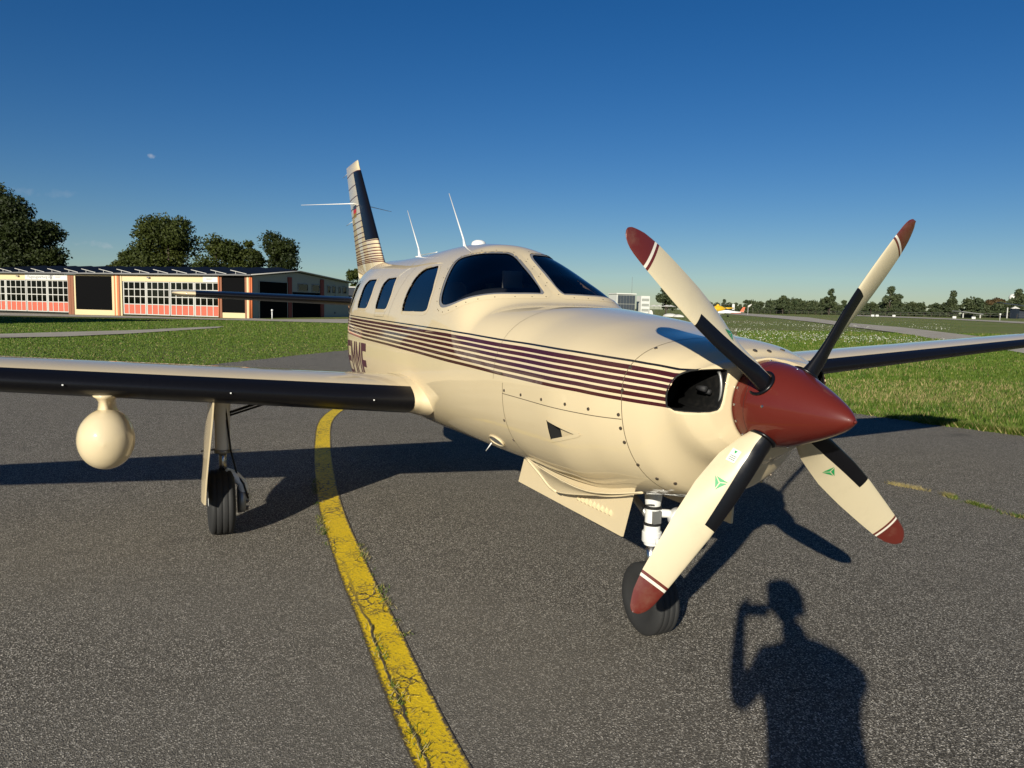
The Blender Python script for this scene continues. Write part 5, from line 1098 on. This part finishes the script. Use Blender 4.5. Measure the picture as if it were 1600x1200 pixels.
# ================================================================== PHOTOGRAPHER (stands behind the camera; his shadow lies on the apron)
def skinned(name, nodes, edges, mat, parent, root=0, lv=2):
    me = bpy.data.meshes.new(name); me.from_pydata([n[0] for n in nodes], edges, []); o = bpy.data.objects.new(name, me); COL.objects.link(o)
    md = o.modifiers.new('skin', 'SKIN'); 
    for i, n in enumerate(nodes):
        r = n[1]; me.skin_vertices[0].data[i].radius = (r, r) if np.isscalar(r) else r
    me.skin_vertices[0].data[root].use_root = True
    sb_ = o.modifiers.new('sub', 'SUBSURF'); sb_.levels = lv; sb_.render_levels = lv; md.use_smooth_shade = True
    me.materials.append(M[mat]); o.parent = parent; return o
M['skin'] = principled('skin', (.45, .27, .19), .5)[0]; M['shirt'] = weathered('grey shirt', (.10, .11, .14), .9); M['jeans'] = weathered('dark jeans', (.03, .04, .07), .9); M['hair'] = principled('dark hair', (.03, .02, .015), .6)[0]
fb = np.array([*FH, 0]); rb = np.array([*RH, 0]); zv = np.array([0, 0, 1.])
PB = np.array([CAM[0], CAM[1], 0])-fb*.20+rb*.215         # ground point under the head
def B(f, r, z): return tuple(fb*f+rb*r+zv*z)
pe = empty('person', 'standing person in a grey shirt holding up a phone, shadow on the apron', 'person', PB)
nodes = [(B(-.06, 0, .98), .15), (B(-.06, 0, 1.15), .15), (B(-.07, 0, 1.33), .165), (B(-.06, 0, 1.47), .12), (B(-.04, -.02, 1.56), .066), (B(0, -.045, 1.64), .068),
 (B(-.06, -.17, 1.46), .070), (B(.01, -.235, 1.34), .050), (B(.05, -.26, 1.26), .046), (B(.13, -.255, 1.38), .038), (B(.185, -.235, 1.565), .028), (B(.19, -.23, 1.60), .030),
 (B(-.06, .17, 1.46), .070), (B(.0, .215, 1.36), .050), (B(.05, .205, 1.28), .044), (B(.14, .12, 1.38), .040), (B(.17, .02, 1.55), .028), (B(.175, .0, 1.585), .030),
 (B(-.05, -.10, .88), .105), (B(-.03, -.11, .50), .075), (B(-.06, -.12, .09), .045), (B(-.05, .10, .88), .105), (B(-.03, .11, .50), .075), (B(-.06, .12, .09), .045)]
edges = [(0, 1), (1, 2), (2, 3), (3, 4), (4, 5), (3, 6), (6, 7), (7, 8), (8, 9), (9, 10), (10, 11), (3, 12), (12, 13), (13, 14), (14, 15), (15, 16), (16, 17), (0, 18), (18, 19), (19, 20), (0, 21), (21, 22), (22, 23)]
n0 = len(nodes)
for s, wi, wc in ((-1, 11, B(.19, -.23, 1.60)), (1, 17, B(.175, 0., 1.585))):
    for i in range(4):
        p = np.array(wc)+rb*s*-.012*0+zv*(.008*i)+rb*(.012*s*(1.5-i)); a_ = len(nodes)
        nodes += [(tuple(p+zv*.03+fb*-.012), .0095), (tuple(p+zv*.055+fb*-.008-rb*s*.012), .0085), (tuple(p+zv*.068+fb*-.002-rb*s*.028), .0075)]; edges += [(wi, a_), (a_, a_+1), (a_+1, a_+2)]
    a_ = len(nodes); nodes += [(tuple(np.array(wc)-fb*.03+zv*.012-rb*s*.015), .011), (tuple(np.array(wc)-fb*.035+zv*.035-rb*s*.03), .009)]; edges += [(wi, a_), (a_, a_+1)]
body = skinned('body', nodes, edges, 'skin', pe)
skinned('shirt', [(B(-.06, 0, .84), .185), (B(-.06, 0, 1.15), .19), (B(-.07, 0, 1.33), .19), (B(-.06, 0, 1.47), .135), (B(-.05, 0, 1.53), .075), (B(-.06, -.165, 1.46), .085), (B(-.01, -.22, 1.36), .070), (B(-.06, .165, 1.46), .085), (B(-.02, .21, 1.36), .070)], [(0, 1), (1, 2), (2, 3), (3, 4), (3, 5), (5, 6), (3, 7), (7, 8)], 'shirt', pe)
skinned('trousers', [(B(-.06, 0, 1.03), .172), (B(-.05, -.10, .86), .118), (B(-.03, -.11, .50), .09), (B(-.06, -.12, .07), .075), (B(-.05, .10, .86), .118), (B(-.03, .11, .50), .09), (B(-.06, .12, .07), .075)], [(0, 1), (1, 2), (2, 3), (0, 4), (4, 5), (5, 6)], 'jeans', pe)
for s in (-1, 1): skinned('shoe', [(B(-.11, .12*s, .05), .045), (B(.0, .125*s, .045), .045), (B(.12, .135*s, .035), .032)], [(0, 1), (1, 2)], 'black', pe)
hd = []; nu_, nv_ = 24, 18
for i in range(nv_+1):
    t = math.pi*i/nv_
    for j in range(nu_):
        a = 2*math.pi*j/nu_; f_, r_, z_ = .106*math.sin(t)*math.cos(a), .084*math.sin(t)*math.sin(a), .126*math.cos(t)
        if z_ < 0: f_ = f_*(1-.12*(-z_/.122))+.012*(-z_/.122); r_ *= 1-.28*(-z_/.122)
        if f_ > 0: 
            f_ += .024*math.exp(-((r_/.014)**2+((z_+.012)/.022)**2)); f_ += .006*math.exp(-((r_/.025)**2+((z_+.062)/.012)**2)); f_ -= .008*sum(math.exp(-(((r_-q)/.014)**2+((z_-.012)/.012)**2)) for q in (-.032, .032))
        hd.append(B(f_, r_-.05, 1.735+z_))
head = obj('head', hd, grid_faces(nv_+1, nu_, False, True), 'skin', pe)
for s in (-1, 1):
    er = MB().tube([np.array(B(-.012+.014*math.cos(t), -.05+s*(.083+.008*math.sin(t/2)), 1.728+.030*math.sin(t))) for t in np.linspace(0, 2*np.pi, 13)[:-1]], .007, 6, closed=True).out('ear', 'skin', head)
    MB().lathe([(-.002, .011), (.002, .010), (.004, 0)], np.array(B(.092, -.05+s*.032, 1.747)), tuple(fb), 12).out('eye', 'white', head)
mo = MB().tube([np.array(B(.104, -.05+r, 1.673-.2*abs(r)*.1)) for r in np.linspace(-.024, .024, 7)], .004, 6).out('mouth', 'red', head)
hr = []; 
for i in range(10):
    t = math.pi*.60*i/9
    for j in range(nu_):
        a = 2*math.pi*j/nu_; tt = t*(1 if math.cos(a) < .2 else .62); k_ = 1.10+.03*math.sin(5*a+i); hr.append(B(.110*k_*math.sin(tt)*math.cos(a)-.004+(.035 if math.cos(a) > .3 and i > 5 else 0), -.05+.096*k_*math.sin(tt)*math.sin(a), 1.742+.128*k_*math.cos(tt)))
obj('hair', hr, grid_faces(10, nu_, False, True), 'hair', head)
M['phone'] = principled('phone case', (.015, .015, .017), .3)[0]
pc_ = np.array([CAM[0], CAM[1], CAM[2]])-fb*.020+rb*.050-zv*.018; ph = empty('phone', 'dark phone held up sideways in both hands of the standing person', 'phone', pc_)
R4 = np.array([[rb[0], fb[0], 0, 0], [rb[1], fb[1], 0, 0], [0, 0, 1, 0], [0, 0, 0, 1]], float)
MB().box((-.074, -.008, -.036), (.074, 0, .036), M4=R4).out('case', 'phone', ph, False); MB().box((-.070, -.0095, -.033), (.070, -.0081, .033), M4=R4).out('screen', 'pane', ph, False)
MB().lathe([(0, .007), (.003, .007), (.003, .005), (.002, 0)], pc_*0+rb*-.055+zv*.018+fb*.0, tuple(fb), 14).out('lens', 'pane', ph)
